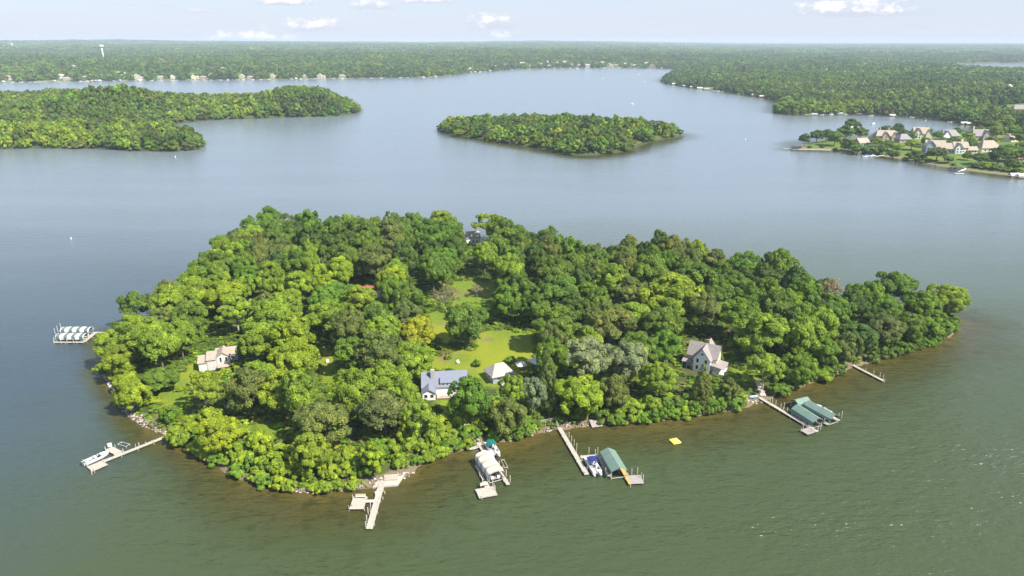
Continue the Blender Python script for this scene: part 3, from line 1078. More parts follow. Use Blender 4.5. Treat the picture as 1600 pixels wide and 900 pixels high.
for (px, py, R, h, ti, lab) in [
        (745, 572, 1.6, 2.6, 'green', 'small round bush on the lawn behind the grey-roofed house'),
        (797, 566, 2.0, 2.4, 'green', 'green bush between the cabin and the tents'),
        (700, 560, 1.5, 1.6, 'bright', None), (470, 640, 2.6, 2.6, 'bright', None), (400, 690, 2.8, 3, 'bright', None), (440, 700, 2.8, 2.6, 'olive', None),
        (520, 702, 2.4, 2.2, 'yellow', None), (330, 660, 2.8, 2.6, 'green', None), (360, 680, 3, 2.8, 'bright', None), (300, 668, 2.8, 2.6, 'bright', None),
        (210, 575, 2.8, 2.2, 'green', None), (190, 590, 2.2, 1.6, 'bright', None), (215, 608, 2.4, 1.8, 'bright', None), (240, 628, 2.2, 1.5, 'lime', None),
        (262, 642, 2.2, 1.6, 'bright', None), (200, 560, 2.6, 2.2, 'mid', None), (280, 610, 1.8, 1.2, 'lime', None), (255, 560, 2.2, 1.8, 'mid', None),
        (1080, 615, 2.2, 1.8, 'olive', None), (1110, 622, 2.0, 1.5, 'bright', None), (1150, 612, 2.2, 1.8, 'olive', None), (1060, 628, 2.2, 1.8, 'brown', None),
        (1125, 565, 1.8, 3.4, 'green', 'tall green bush against the front of the white gabled house'), (320, 590, 2.4, 2.2, 'lime', None), (335, 592, 2.6, 2.4, 'bright', None), (352, 586, 2.4, 2.6, 'lime', None), (368, 580, 2.6, 3, 'bright', None), (1486, 512, 2.4, 2.6, 'green', None), (1478, 516, 2.6, 2.8, 'bright', None), (1466, 522, 2.6, 2.8, 'green', None), (1455, 528, 2.6, 2.8, 'mid', None), (1488, 504, 2.4, 3, 'mid', None), (600, 700, 2.6, 2.6, 'green', None), (640, 700, 2.8, 3, 'bright', None),
        (555, 725, 2.6, 2.4, 'bright', None), (790, 650, 2.8, 3, 'green', None), (820, 640, 2.6, 2.6, 'lime', None), (770, 655, 2.4, 2.2, 'olive', None)]:
    p = GI(px, py)
    put_shrub(p.x, p.y, R, h, ti, lab)
print('SHRUBS', len(SHRUBS))


# ---- labels that single each plant out: look, then the place it stands by, then its turn from the west
ADJ = {'bright': 'yellow-green', 'lime': 'bright lime', 'green': 'green', 'mid': 'mid green', 'dark': 'dark green', 'olive': 'olive green', 'yellow': 'yellow',
       'silver': 'silvery', 'brown': 'brownish', 'greydark': 'grey-green'}
FORM = {'round': 'rounded', 'tall': 'upright', 'airy': 'open-crowned', 'low': 'bushy', 'cone': 'pointed', 'bare': 'half-bare', 'shrub': ''}
SPOTS = [(330, 565, 'by the tan-roofed shed'), (440, 500, 'near the pale-branched tree'), (571, 466, 'around the red-roofed building'), (515, 580, 'by the narrow grassy strip'),
         (430, 670, 'above the south-west bank'), (695, 620, 'near the grey-roofed house'), (727, 545, 'by the solitary lawn tree'), (780, 600, 'near the small cabin'),
         (906, 650, 'by the bright shore tree'), (1097, 575, 'near the white gabled house'), (1052, 505, 'around the giant bright tree'), (1255, 590, 'above the green canopies'),
         (1345, 560, 'by the plain east dock'), (1480, 505, 'at the eastern tip'), (1200, 470, 'in the wood north of the giant tree'), (1300, 470, 'in the eastern wood'),
         (215, 530, 'at the west end'), (330, 430, 'on the north-west side'), (420, 380, 'at the north-west corner'), (560, 380, 'on the far shore to the north-west'),
         (738, 400, 'around the far white roof'), (860, 420, 'on the far shore behind the lawn'), (980, 410, 'on the far shore north of the giant tree'),
         (1110, 430, 'on the far shore towards the east'), (745, 470, 'around the far small lawn'), (640, 430, 'in the wood behind the red-roofed building'),
         (500, 430, 'in the wood north of the pale-branched tree'), (600, 755, 'by the sandy patio'), (310, 700, 'east of the long narrow dock'), (370, 735, 'on the south-west bank'), (450, 755, 'on the bank west of the sandy patio'), (650, 735, 'on the bank east of the sandy patio'), (1080, 645, 'below the white gabled house'), (1410, 545, 'on the south-east bank'), (700, 712, 'west of the striped boat cover'), (800, 690, 'east of the striped boat cover'),
         (1000, 660, 'behind the yellow raft'), (262, 681, 'by the west rock bank')]
ORD = ['westernmost', 'second from west', 'third from west', 'fourth from west', 'fifth from west', 'sixth from west', 'seventh from west', 'eighth from west',
       'ninth from west'] + [w_ + ' from west' for w_ in ('tenth', 'eleventh', 'twelfth', 'thirteenth', 'fourteenth', 'fifteenth', 'sixteenth', 'seventeenth', 'eighteenth', 'nineteenth', 'twentieth')] * 2
SPW = [(GI(a, b), s) for a, b, s in SPOTS]


def auto_labels(rows, noun):
    sets = {}
    for r in rows:
        if r['label']: continue
        d = [((r['x'] - p.x) ** 2 + (r['y'] - p.y) ** 2, s) for p, s in SPW]
        spot = min(d)[1]
        key = (ADJ[r['tint']], FORM[r['proto']], spot)
        sets.setdefault(key, []).append(r)
    for (adj, form, spot), rs_ in sets.items():
        rs_.sort(key=lambda r: r['x'])
        for i, r in enumerate(rs_):
            base_ = (adj + ' ' + form).strip() + ' ' + noun
            r['o']['label'] = (base_ + ' ' + spot) if len(rs_) == 1 else (base_ + ' ' + spot + ', ' + ORD[i])


auto_labels(TREES, 'tree')
auto_labels(SHRUBS, 'shrub')


# ------------------------------------------------------------------ woodland that reads as one mass: scattered crowns
def hidden_collection(name, meshes):
    col_ = bpy.data.collections.new(name)
    for i, me in enumerate(meshes):
        o = bpy.data.objects.new('%s_%02d' % (name, i), me)
        col_.objects.link(o)
    return col_


FAMILY = {}


def scatter(name, pts, scl, rot, tint, idx, coll, kind='stuff'):
    n = len(pts)
    me = bpy.data.meshes.new(name)
    me.vertices.add(n)
    me.vertices.foreach_set('co', np.asarray(pts, dtype=np.float32).ravel())
    a = me.attributes.new('scl', 'FLOAT_VECTOR', 'POINT'); a.data.foreach_set('vector', np.asarray(scl, dtype=np.float32).ravel())
    a = me.attributes.new('rot', 'FLOAT_VECTOR', 'POINT'); a.data.foreach_set('vector', np.stack([np.zeros(n), np.zeros(n), rot], 1).astype(np.float32).ravel())
    a = me.attributes.new('tint', 'FLOAT_COLOR', 'POINT'); a.data.foreach_set('color', np.concatenate([tint, np.ones((n, 1))], 1).astype(np.float32).ravel())
    a = me.attributes.new('idx', 'INT', 'POINT'); a.data.foreach_set('value', np.asarray(idx, dtype=np.int32))
    o = bpy.data.objects.new(name, me)
    C.objects.link(o)
    o['kind'] = kind
    ng = bpy.data.node_groups.new(name, 'GeometryNodeTree')
    ng.interface.new_socket('Geometry', in_out='INPUT', socket_type='NodeSocketGeometry')
    ng.interface.new_socket('Geometry', in_out='OUTPUT', socket_type='NodeSocketGeometry')
    gi, go = ng.nodes.new('NodeGroupInput'), ng.nodes.new('NodeGroupOutput')
    ci = ng.nodes.new('GeometryNodeCollectionInfo')
    ci.inputs['Collection'].default_value = coll
    ci.inputs['Separate Children'].default_value = True
    ci.inputs['Reset Children'].default_value = True
    ip = ng.nodes.new('GeometryNodeInstanceOnPoints')
    ip.inputs['Pick Instance'].default_value = True

    def attr(nm, dt):
        nd = ng.nodes.new('GeometryNodeInputNamedAttribute')
        nd.data_type = dt
        nd.inputs[0].default_value = nm
        return nd.outputs[0]
    ng.links.new(gi.outputs[0], ip.inputs['Points'])
    ng.links.new(ci.outputs[0], ip.inputs['Instance'])
    ng.links.new(attr('idx', 'INT'), ip.inputs['Instance Index'])
    er = ng.nodes.new('FunctionNodeEulerToRotation')
    ng.links.new(attr('rot', 'FLOAT_VECTOR'), er.inputs[0])
    ng.links.new(er.outputs[0], ip.inputs['Rotation'])
    ng.links.new(attr('scl', 'FLOAT_VECTOR'), ip.inputs['Scale'])
    ng.links.new(ip.outputs[0], go.inputs[0])
    md = o.modifiers.new('scatter', 'NODES')
    md.node_group = ng
    return o


MEDC = hidden_collection('woodland_crown', [crown_mesh('woodland_crown', 101 + i, 6.5, -1.5, 12.5, 9, 40, 2300, .58, material=LEAF_I, low=.7) for i in range(6)])
FARC = hidden_collection('distant_crown', [crown_mesh('distant_crown', 121 + i, 6.5, -2, 11.5, 7, 18, 420, 1.15, material=LEAF_I, low=.5) for i in range(5)])


def patch_mesh(seed):
    """a stretch of far wood: several crowns together, 70 m across"""
    rs = np.random.RandomState(seed)
    cos, qs, vs = [], [], []
    k0 = 0
    for i in range(26):
        c = rs.uniform(-34, 34, 2)
        R, h = rs.uniform(6, 11), rs.uniform(9, 17)
        m = 60
        v = rs.randn(m, 3); v /= np.linalg.norm(v, axis=1)[:, None]; v[:, 2] = np.abs(v[:, 2])
        p = np.array([c[0], c[1], h * .35]) + v * np.array([R, R, h * .65]) * rs.uniform(.8, 1.05, (m, 1))
        nr = v + rs.randn(m, 3) * .4; nr /= np.linalg.norm(nr, axis=1)[:, None]
        t = np.cross(nr, rs.randn(m, 3)); t /= np.linalg.norm(t, axis=1)[:, None]
        b = np.cross(nr, t)
        s = 2.3 * rs.uniform(.7, 1.3, (m, 1))
        cos.append(np.stack([p - t * s, p - b * s, p + t * s, p + b * s], 1).reshape(-1, 3))
        vs.append(np.clip(rs.rand() * .6 + rs.rand(m) * .4, 0, 1))
    co = np.concatenate(cos)
    me = quads_to_mesh('wood_patch', co, np.arange(len(co)).reshape(-1, 4))
    me.materials.append(LEAF_I)
    set_attr(me, 'var', np.concatenate(vs), 'FACE')
    return me


PATC = hidden_collection('wood_patch', [patch_mesh(200 + i) for i in range(5)])


def tints(n, rs, choices, X, Y, scale=60):
    """each crown its own green, drifting with the stands of the wood"""
    w = np.array([c[1] for c in choices]); w = w / w.sum()
    cols = np.array([TINT[c[0]] for c in choices])
    u = (rs.rand(n) * .5 + vnoise(X, Y, scale, 11) * .5 + (vnoise(X, Y, scale * 3.1, 12) - .5) * .3)
    order = np.argsort(np.argsort(u)) / n
    k = np.searchsorted(np.cumsum(w), order).clip(0, len(w) - 1)
    return cols[k] * rs.uniform(.62, 1.42, (n, 1)) * (1 + rs.randn(n, 3) * .05)


def wood(name, poly, hf, spacing, R0, R1, h0, h1, coll, ncoll, choices, seed, edge=-1.0, bounds=None, mask=None, edge_low=True, point=None):
    rs = np.random.RandomState(seed)
    xs = [p[0] for p in poly]; ys = [p[1] for p in poly]
    x0, x1, y0, y1 = bounds or (min(xs), max(xs), min(ys), max(ys))
    gx, gy = np.meshgrid(np.arange(x0, x1, spacing), np.arange(y0, y1, spacing * .87))
    gx = gx + (np.arange(gx.shape[0]) % 2)[:, None] * spacing / 2
    X = gx.ravel() + rs.uniform(-.34, .34, gx.size) * spacing
    Y = gy.ravel() + rs.uniform(-.34, .34, gx.size) * spacing
    s = signed(poly, X, Y)
    k = s > edge
    if mask is not None: k &= mask(X, Y)
    X, Y, s = X[k], Y[k], s[k]
    big_ = rs.rand(len(X)) ** 1.5
    R = R0 * .85 + (R1 * 1.12 - R0 * .85) * big_
    h = (h0 * .78 + (h1 * 1.1 - h0 * .78) * (.55 * rs.rand(len(X)) + .45 * big_)) * (.85 + .3 * vnoise(X, Y, 45, 21))
    if edge_low:
        f = .62 + .38 * sstep(s, 0, 10)
        h = h * f
        R = R * (.7 + .3 * f)
    Z = hf(X, Y) - .3
    tn_ = tints(len(X), rs, choices, X, Y)
    if point is not None:
        m_ = point(X, Y)
        tn_[m_] = tn_[m_] * .35 + np.array(TINT['bright']) * .75
    pts = np.stack([X, Y, Z], 1)
    scl = np.stack([R / 6.5, R / 6.5, h / 12.5], 1)
    return scatter(name, pts, scl, rs.uniform(0, 6.28, len(X)), tn_, rs.randint(0, ncoll, len(X)), coll), len(X)


WOODMIX = [('dark', .34), ('mid', .30), ('green', .20), ('olive', .10), ('bright', .08)]
_, n1 = wood('peninsula_woodland', PENIN, h_penin, 9.5, 5.2, 8.2, 13, 17.5, MEDC, 6, [('dark', .14), ('mid', .28), ('green', .2), ('olive', .16), ('bright', .18), ('lime', .04)], 1, bounds=(-900, -200, 640, 1420))
_, n2 = wood('small_island_woodland', MIDDLE, h_middle, 9.6, 4.6, 8.2, 9.5, 16, MEDC, 6, [('dark', .18), ('mid', .30), ('green', .24), ('olive', .12), ('bright', .14), ('lime', .04)], 2, mask=lambda X, Y: (X < P(970, 215, 0).x) | (vnoise(X, Y, 14, 51) < .48))
cot = bpy.data.objects.get
# mainland woods: crowns near, patches far
HOUSE_SPOTS = []
HX = np.array([[0.0, -9999.0, 1.0]])


def near_mask(X, Y):
    ang = X / np.maximum(Y, 1)
    sp = signed(SPIT_W, X, Y)
    lag = signed(LAGOON, X, Y)
    ok = (np.abs(ang) < .86) & (sp < -3) & (lag < -12)
    for hx_, hy_, hr in HX:
        ok &= ((X - hx_) ** 2 + (Y - hy_) ** 2 > hr * hr)
    return ok


SPIT_W = XY([(1240, 226), (1300, 209), (1400, 205), (1500, 203), (1560, 200), (1612, 214), (1616, 278), (1500, 275), (1400, 260), (1300, 245), (1240, 240)])
# ------------------------------------------------------------------ houses
ROOF_TAN = mat('tan_shingles', (0.38, 0.315, 0.25), .9, .15, .12, 1.2)
ROOF_GREY = mat('grey_metal_roof', (0.185, 0.20, 0.25), .6, .35, .06, .6)
ROOF_BROWN = mat('brown_shingles', (0.29, 0.255, 0.235), .9, .15, .12, 1.2)
ROOF_RED = mat('red_shingles', (0.33, 0.10, 0.075), .85, .15, .12, 1.0)
ROOF_PALE = mat('pale_shingles', (0.40, 0.36, 0.31), .85, .2, .08, 1.0)
WALL_WHITE = mat('white_siding', (0.78, 0.77, 0.72), .65, .3, .04, .8)
WALL_CREAM = mat('cream_siding', (0.62, 0.58, 0.42), .7, .25, .05, .8)
WALL_GREY = mat('grey_siding', (0.30, 0.34, 0.38), .7, .25, .06, .8)
WALL_STONE = mat('tan_stone', (0.42, 0.35, 0.26), .85, .2, .12, 1.4)
WALL_SHED = mat('weathered_boards', (0.56, 0.54, 0.50), .8, .2, .08, 1.2)
GLASS = mat('window_glass', (0.035, 0.045, 0.055), .12, .6, .05, .5)
TRIM = mat('white_trim', (0.80, 0.80, 0.77), .55, .3, .03, 1)
BRICK = mat('chimney_brick', (0.36, 0.20, 0.13), .9, .15, .15, 4)
STONEG = mat('chimney_stone', (0.42, 0.38, 0.34), .9, .15, .15, 3)
CONC = mat('pale_concrete', (0.47, 0.42, 0.35), .85, .2, .08, 1)
DARKM = mat('dark_metal', (0.06, 0.06, 0.065), .5, .4, .05, 1)
WHITE = mat('white_gelcoat', (0.80, 0.80, 0.79), .3, .5, .03, 1)
ALU = mat('brushed_aluminium', (0.55, 0.56, 0.57), .4, .5, .05, 1, metallic=.5)


def xf(pts, cx, cy, rz):
    c, s = math.cos(rz), math.sin(rz)
    return [(cx + x * c - y * s, cy + x * s + y * c, z) for x, y, z in pts]


def gable(root, cx, cy, w, d, hw, hr, rz=0.0, wm=None, rm=None, z0=0.0, over=.45, wallname='wall', roofname='roof', windows=(), hip=0.0):
    """wing with its ridge along local x"""
    x, y = w / 2, d / 2
    v = [(-x, -y, z0 - .6), (x, -y, z0 - .6), (x, y, z0 - .6), (-x, y, z0 - .6), (-x, -y, z0 + hw), (x, -y, z0 + hw), (x, y, z0 + hw), (-x, y, z0 + hw),
         (-x + hip, 0, z0 + hw + hr * (1 if not hip else .97)), (x - hip, 0, z0 + hw + hr * (1 if not hip else .97))]
    f = [(0, 1, 5, 4), (2, 3, 7, 6), (1, 2, 6, 9, 5), (3, 0, 4, 8, 7), (4, 5, 9, 8), (6, 7, 8, 9)]
    if hip:
        f = [(0, 1, 5, 4), (1, 2, 6, 5), (2, 3, 7, 6), (3, 0, 4, 7), (4, 5, 6, 7)]
    MB().add(xf(v, cx, cy, rz), f).build(wallname, wm, root)
    sl = hr / y
    b = MB()
    X, Y = x + over, y + over
    ze, zr, t = z0 + hw - over * sl + .04, z0 + hw + hr + .04, .20
    hx_ = hip + (over if hip else 0)
    xr = X - hx_ if hip else X
    for sgn in (-1, 1):
        pts = [(-X, sgn * Y, ze), (X, sgn * Y, ze), (xr, 0, zr), (-xr, 0, zr)]
        pts += [(a, b_, c + t) for a, b_, c in pts]
        b.add(xf(pts, cx, cy, rz), [(0, 1, 2, 3), (7, 6, 5, 4), (0, 4, 5, 1), (1, 5, 6, 2), (2, 6, 7, 3), (3, 7, 4, 0)])
    if hip:
        for sgn in (-1, 1):
            pts = [(sgn * X, -Y, ze), (sgn * X, Y, ze), (sgn * xr, 0, zr)]
            pts += [(a, b_, c + t) for a, b_, c in pts]
            b.add(xf(pts, cx, cy, rz), [(0, 1, 2), (5, 4, 3), (0, 3, 4, 1), (1, 4, 5, 2), (2, 5, 3, 0)])
    b.build(roofname, rm, root)
    for (side, u, zc, ww, wh) in windows:
        window(root, cx, cy, rz, x, y, side, u, z0 + zc, ww, wh)


def window(root, cx, cy, rz, x, y, side, u, zc, ww, wh, name='window'):
    """side: 's','n' on the eaves walls (local -y, +y), 'e','w' on the gable ends"""
    def place(du, depth, dz):
        if side == 's': return (u + du, -y - depth, zc + dz)
        if side == 'n': return (u + du, y + depth, zc + dz)
        if side == 'e': return (x + depth, u + du, zc + dz)
        return (-x - depth, u + du, zc + dz)
    def panel(w_, h_, d0, d1, m, nm, par):
        pts = [place(a, q, b_) for q in (d0, d1) for a, b_ in ((-w_ / 2, -h_ / 2), (w_ / 2, -h_ / 2), (w_ / 2, h_ / 2), (-w_ / 2, h_ / 2))]
        return MB().add(xf(pts, cx, cy, rz), [(0, 1, 2, 3), (4, 5, 6, 7), (0, 1, 5, 4), (1, 2, 6, 5), (2, 3, 7, 6), (3, 0, 4, 7)]).build(nm, m, par)
    fr = panel(ww + .24, wh + .24, -.02, .06, TRIM, name, root)
    panel(ww, wh, .02, .085, GLASS, 'pane', fr)


def houseroot(px, py, rz, label, hf, group=None, name='house', cat='house', z=None):
    zz = 2.0
    for _ in range(5):
        p = P(px, py, zz)
        zz = float(hf(np.array([p.x]), np.array([p.y]))[0])
        zz = max(zz, .3)
    return empty(name, (p.x, p.y, zz if z is None else z), rz, label, cat, group)


SH = 'large houses on the eastern spit'
HX = []


def excl(px, py, r, towards=14):
    p = P(px, py, 4)
    q = Vector((p.x, p.y, 0)).normalized()
    for t in (0, towards, towards * 2):
        HX.append((p.x - q.x * t, p.y - q.y * t, r))


def mansion(px, py, rz, label, wings, wm, rm, chim=(), extra=None):
    r = houseroot(px, py, rz, label, h_main, SH)
    for wg in wings:
        cx, cy, w, d, hw, hr, rr, hip, wins = wg
        gable(r, cx, cy, w, d, hw, hr, rr, wm, rm, windows=wins, hip=hip, over=.7)
    for (x, y, z, m) in chim:
        MB().box((x, y, z), (1.3, 1.0, 5)).build('chimney', m, r)
    if extra: extra(r)
    return r


def rowwin(side, us, zs, ww=1.5, wh=1.5):
    return tuple((side, u, z, ww, wh) for u in us for z in zs)


H2 = math.pi / 2
ROOF_ASH = mat('ash_grey_shingles', (0.27, 0.26, 0.255), .9, .15, .1, 1)
mansion(1458, 238, -.18, 'large tan-roofed mansion with a tall glass gable facing the lake',
        [(0, 0, 17, 11, 6, 5.5, 0, 0, rowwin('s', (1, 4, 7), (1.6, 4.4))), (-6, -4, 10, 8, 7.5, 4.2, H2, 0, rowwin('w', (-2.2, 0, 2.2), (1.8, 4.6), 1.7, 2.2)),
         (13, 2, 14, 10, 4.5, 4.5, 0, 2.5, rowwin('s', (-3, 0, 3), (1.8,)))], WALL_GREY, ROOF_TAN, [(-3, 2, 11, STONEG)])
mansion(1497, 238, -.1, 'white house with two dormered gables beside the tall-gabled mansion',
        [(0, 0, 13, 10, 5.5, 4.5, 0, 0, rowwin('s', (2, 5), (1.6, 4.2))), (-3.5, -4.5, 8, 6.5, 5.5, 4, H2, 0, rowwin('w', (-1.5, 1.5), (1.7, 4.3))),
         (10.5, -1, 9, 8, 3.2, 2.6, 0, 0, rowwin('s', (-2.5, 0, 2.5), (1.6,), 1.7, 1.5))], WALL_WHITE, ROOF_TAN, [(2, 1, 10, WALL_WHITE)])
mansion(1541, 236, .05, 'broad house with one big tan hipped roof behind the dark lawn tree',
        [(0, 0, 19, 13, 4.2, 6.0, 0, 4.5, rowwin('s', (-6, -2, 2, 6), (1.7,)))], WALL_CREAM, ROOF_TAN)
mansion(1382, 219, -.1, 'long tan-roofed house with two chimneys in the trees of the spit',
        [(0, 0, 22, 10, 5.5, 5, 0, 2, rowwin('s', (-7, -3, 1, 5), (1.6, 4.2))), (-2, -4, 8, 7, 5.5, 4, H2, 0, rowwin('w', (0,), (1.8, 4.4))), (8, -3, 8, 7, 5.0, 4, H2, 0, ())],
        WALL_STONE, ROOF_TAN, [(-6, 1, 11, STONEG), (3, 1, 11, STONEG)])
mansion(1345, 228, .3, 'low tan-roofed house half hidden below the leaning lake tree', [(0, 0, 12, 9, 4, 4, 0, 0, rowwin('s', (-3, 0, 3), (1.7,)))], WALL_STONE, ROOF_TAN)
mansion(1361, 226, -.3, 'dark shingled steep gable next to the half hidden low house', [(0, 0, 9, 9, 5, 4.5, H2, 0, rowwin('w', (-1.5, 1.5), (1.8,)))], WALL_GREY, ROOF_BROWN)
mansion(1436, 216, -.1, 'cream house with steep pale gables behind the mansion', [(0, 0, 16, 10, 6, 6, 0, 0, rowwin('s', (-4, 0, 4), (1.8, 4.4))), (-5, -4, 9, 7, 6.5, 5, H2, 0, rowwin('w', (-1.4, 1.4), (2, 4.8))),
        (7, -3, 7, 6, 6, 4, H2, 0, ())], WALL_CREAM, ROOF_TAN)
mansion(1410, 222, .1, 'ash-grey hipped roof between the long house and the steep gables', [(0, 0, 13, 10, 4, 4.5, 0, 3.5, rowwin('s', (-3, 1), (1.7,)))], WALL_STONE, ROOF_ASH)
mansion(1480, 218, .1, 'ash-grey roofed white house seen over trees beside the inlet', [(0, 0, 20, 11, 5, 5.5, 0, 3, rowwin('s', (-5, 0, 5), (1.8, 4.2))), (-6, -3, 8, 8, 5.5, 4.6, H2, 0, ())], WALL_WHITE, ROOF_ASH)
mansion(1531, 219, -.05, 'brown-roofed house with stone front gable and pale chimney', [(0, 0, 22, 11, 5.5, 6, 0, 1.5, rowwin('s', (-8, -4, 7), (1.8, 4.2))), (2, -4, 9, 8, 6, 5, H2, 0, rowwin('w', (-1.5, 1.5), (2, 4.5)))],
        WALL_STONE, ROOF_BROWN, [(-8, 2, 12, WALL_CREAM)])
mansion(1596, 252, .2, 'reddish brown roof at the very edge of the view behind shore bushes', [(0, 0, 20, 11, 4, 4.5, 0, 3, rowwin('s', (-6, -2, 2), (1.7,)))], WALL_STONE, mat('rust_shingles', (0.30, 0.17, 0.12), .85, .2, .1, 1))
mansion(1578, 221, .5, 'small pale roof among the trees where the spit meets the mainland', [(0, 0, 14, 9, 4, 4, 0, 2, ())], WALL_CREAM, ROOF_TAN)
for (px, py, r) in [(1410, 160, 16), (1595, 172, 18), (1322, 181, 10)]:
    excl(px, py, r)
mansion(1409, 169, .1, 'white gabled house among the trees across the inlet', [(0, 0, 16, 9, 6, 5, 0, 0, rowwin('s', (-4, 0, 4), (2, 4.4), 2, 1.6)), (4, -3, 8, 7, 7, 4.5, H2, 0, rowwin('w', (0,), (2, 4.6), 2, 2))], WALL_WHITE, ROOF_PALE)
mansion(1592, 176, -.1, 'brown-roofed house in the eastern mainland woods', [(0, 0, 22, 11, 5, 5, 0, 3, rowwin('s', (-5, 0, 5), (2,)))], WALL_STONE, ROOF_BROWN)

# ---- houses along the far shores: copies of three kinds
def far_house(kind):
    r = bpy.data.objects.new('shore_house', None)
    C.objects.link(r)
    if kind == 0:
        gable(r, 0, 0, 16, 11, 6.5, 4.5, 0, WALL_WHITE, ROOF_PALE, windows=rowwin('s', (-5, -1.6, 1.6, 5), (2, 4.8), 1.9, 1.7), over=.6)
    elif kind == 1:
        gable(r, 0, 0, 14, 12, 7, 5.0, H2, WALL_CREAM, ROOF_TAN, windows=rowwin('w', (-3.6, 0, 3.6), (2, 5), 2.0, 1.8), over=.6)
        gable(r, 10, 1, 10, 9, 4, 3.5, 0, WALL_CREAM, ROOF_TAN, windows=rowwin('s', (-2, 2), (2,), 2, 1.6), over=.6)
    else:
        gable(r, 0, 0, 20, 11, 4.0, 4.0, 0, WALL_STONE, ROOF_BROWN, windows=rowwin('s', (-7, -2.5, 2.5, 7), (2,), 2.2, 1.7), hip=4, over=.6)
    return r


FH = [far_house(k) for k in range(3)]
FSN = [snapshot(o) for o in FH]
FAR = [(14, 122, 1), (98, 119, 0), (104, 122, 2), (132, 120, 2), (160, 119, 1), (183, 115, 0), (196, 116, 0), (213, 119, 1), (217, 122, 1), (251, 120, 2), (270, 120, 1), (302, 120, 1), (318, 120, 2),
       (330, 118, 1), (378, 119.5, 1), (392, 120, 2), (425, 119, 1), (478, 118, 2), (500, 119, 1), (535, 118, 2), (735, 108, 0), (762, 104, 1), (772, 104.5, 0), (790, 101.5, 1), (816, 99, 0), (828, 102, 2), (846, 100, 1),
       (853, 97, 0), (858, 102, 2), (870, 99, 1), (882, 97, 0), (893, 101, 1), (905, 101, 2), (918, 102, 0), (930, 100, 1), (941, 98, 0), (951, 101, 1), (962, 101, 2), (976, 100, 0), (987, 101, 1),
       (998, 101, 2), (1010, 99, 0), (1018, 102, 1), (1160, 100, 0), (1178, 99, 2), (1240, 99, 1), (1416, 92, 2), (1350, 103, 0), (1362, 104, 1), (1375, 104, 2), (1368, 101, 0),
       (1450, 96, 2), (1510, 80, 0), (1520, 80, 0), (1532, 80, 0), (1500, 79.5, 0),
       (1290, 112, 1), (1262, 118, 2), (1215, 108, 2), (1405, 118, 1), (1440, 108, 2), (1330, 99, 1), (1548, 125, 2), (1575, 140, 1), (1118, 118, 2), (40, 108, 2), (118, 104, 0), (250, 104, 2), (350, 108, 0), (470, 105, 2), (600, 103, 1), (650, 96, 0), (700, 99, 2)]
names_ = {0: 'white two-storey', 1: 'cream gabled', 2: 'brown hip-roofed'}
cnt = {}
FARP = []
for (px, py, k) in FAR:
    far_row = py < 96 or px > 1100
    zz = 3.0
    for _ in range(8):
        p = P(px, py + (3.0 if not far_row else 1.5), zz)
        z_n = max(.4, float(h_main(np.array([p.x]), np.array([p.y]))[0]))
        zz = zz * .5 + z_n * .5
    # keep it on land
    s = float(signed(MAIN, np.array([p.x]), np.array([p.y]))[0])
    if s < 8:
        q = Vector((p.x, p.y)).normalized() * (12 - s)
        p.x += q.x; p.y += q.y
        zz = max(.4, float(h_main(np.array([p.x]), np.array([p.y]))[0]))
    if far_row:
        zz += 0
    FARP.append((px, k, p, zz))
    HX.append((p.x, p.y, 15))
    q = Vector((p.x, p.y, 0)).normalized()
    for t in ((16, 32, 48) if not far_row else (18, 36, 60, 90)):
        HX.append((p.x - q.x * t, p.y - q.y * t, 13))
FARP.sort(key=lambda t: t[0])
for i, (px, k, p, zz) in enumerate(FARP):
    o = stamp(FSN[k])
    o.name = 'shore_house'
    o.location = (p.x, p.y, zz)
    sc_ = 1.0 if p.y < 2600 else 1.15
    o.scale = (sc_,) * 3
    o.rotation_euler = (0, 0, math.atan2(-p.x, p.y) + rnd.uniform(-.35, .35))
    place = 'on the far shore at the west' if px < 230 else 'on the far shore north of the western peninsula' if px < 560 else 'at the head of the bay' if px < 1100 else 'in the eastern mainland woods'
    key = (k, place)
    cnt[key] = cnt.get(key, 0) + 1
    j = cnt[key]
    words_ = ['westernmost', 'second from the west', 'third from the west', 'fourth from the west', 'fifth from the west', 'sixth from the west', 'seventh from the west', 'eighth from the west', 'ninth from the west',
              'tenth from the west', 'eleventh from the west', 'twelfth from the west']
    tag(o, '%s house %s, %s' % (names_[k], place, words_[min(j - 1, 11)]), 'house', 'houses along the far shores')
for o in FH:
    for ch in list(o.children_recursive): bpy.data.objects.remove(ch)
    bpy.data.objects.remove(o)
HX = np.array(HX)

# ---- mainland woods
def clearing_mask(X, Y):
    return ~((vnoise(X, Y, 110, 31) < .16) & (vnoise(X, Y, 260, 32) < .55))


PT = P(1275, 172, 3)


def on_point(X, Y):
    return ((X - PT.x) / 78) ** 2 + ((Y - PT.y) / 48) ** 2 + (vnoise(X, Y, 14, 41) - .5) * 1.2 < 1


_, n3 = wood('mainland_woodland', MAIN, h_main, 9.8, 5.4, 8.4, 13, 18, MEDC, 6, WOODMIX, 3, bounds=(100, 1800, 480, 1950),
             mask=lambda X, Y: near_mask(X, Y) & (X / Y > .16) & (np.hypot(X, Y) < 2100) & clearing_mask(X, Y), point=on_point)
_, n4 = wood('distant_woodland', MAIN, h_main, 15.0, 8.0, 12.5, 13, 21, FARC, 5, WOODMIX, 4, bounds=(-4200, 4200, 1700, 4700),
             mask=lambda X, Y: near_mask(X, Y) & ((np.hypot(X, Y) >= 2090) | (X / Y < .16)) & clearing_mask(X, Y))
_, n5 = wood('horizon_woodland', MAIN, h_main, 60.0, 7.5, 10, 13, 19, PATC, 5, [('dark', .6), ('mid', .3), ('green', .1)], 5, edge=30, edge_low=False,
             bounds=(-13500, 13500, 4680, 15500), mask=lambda X, Y: (np.abs(X / Y) < .86) & (signed(LAGOON, X, Y) < -30))
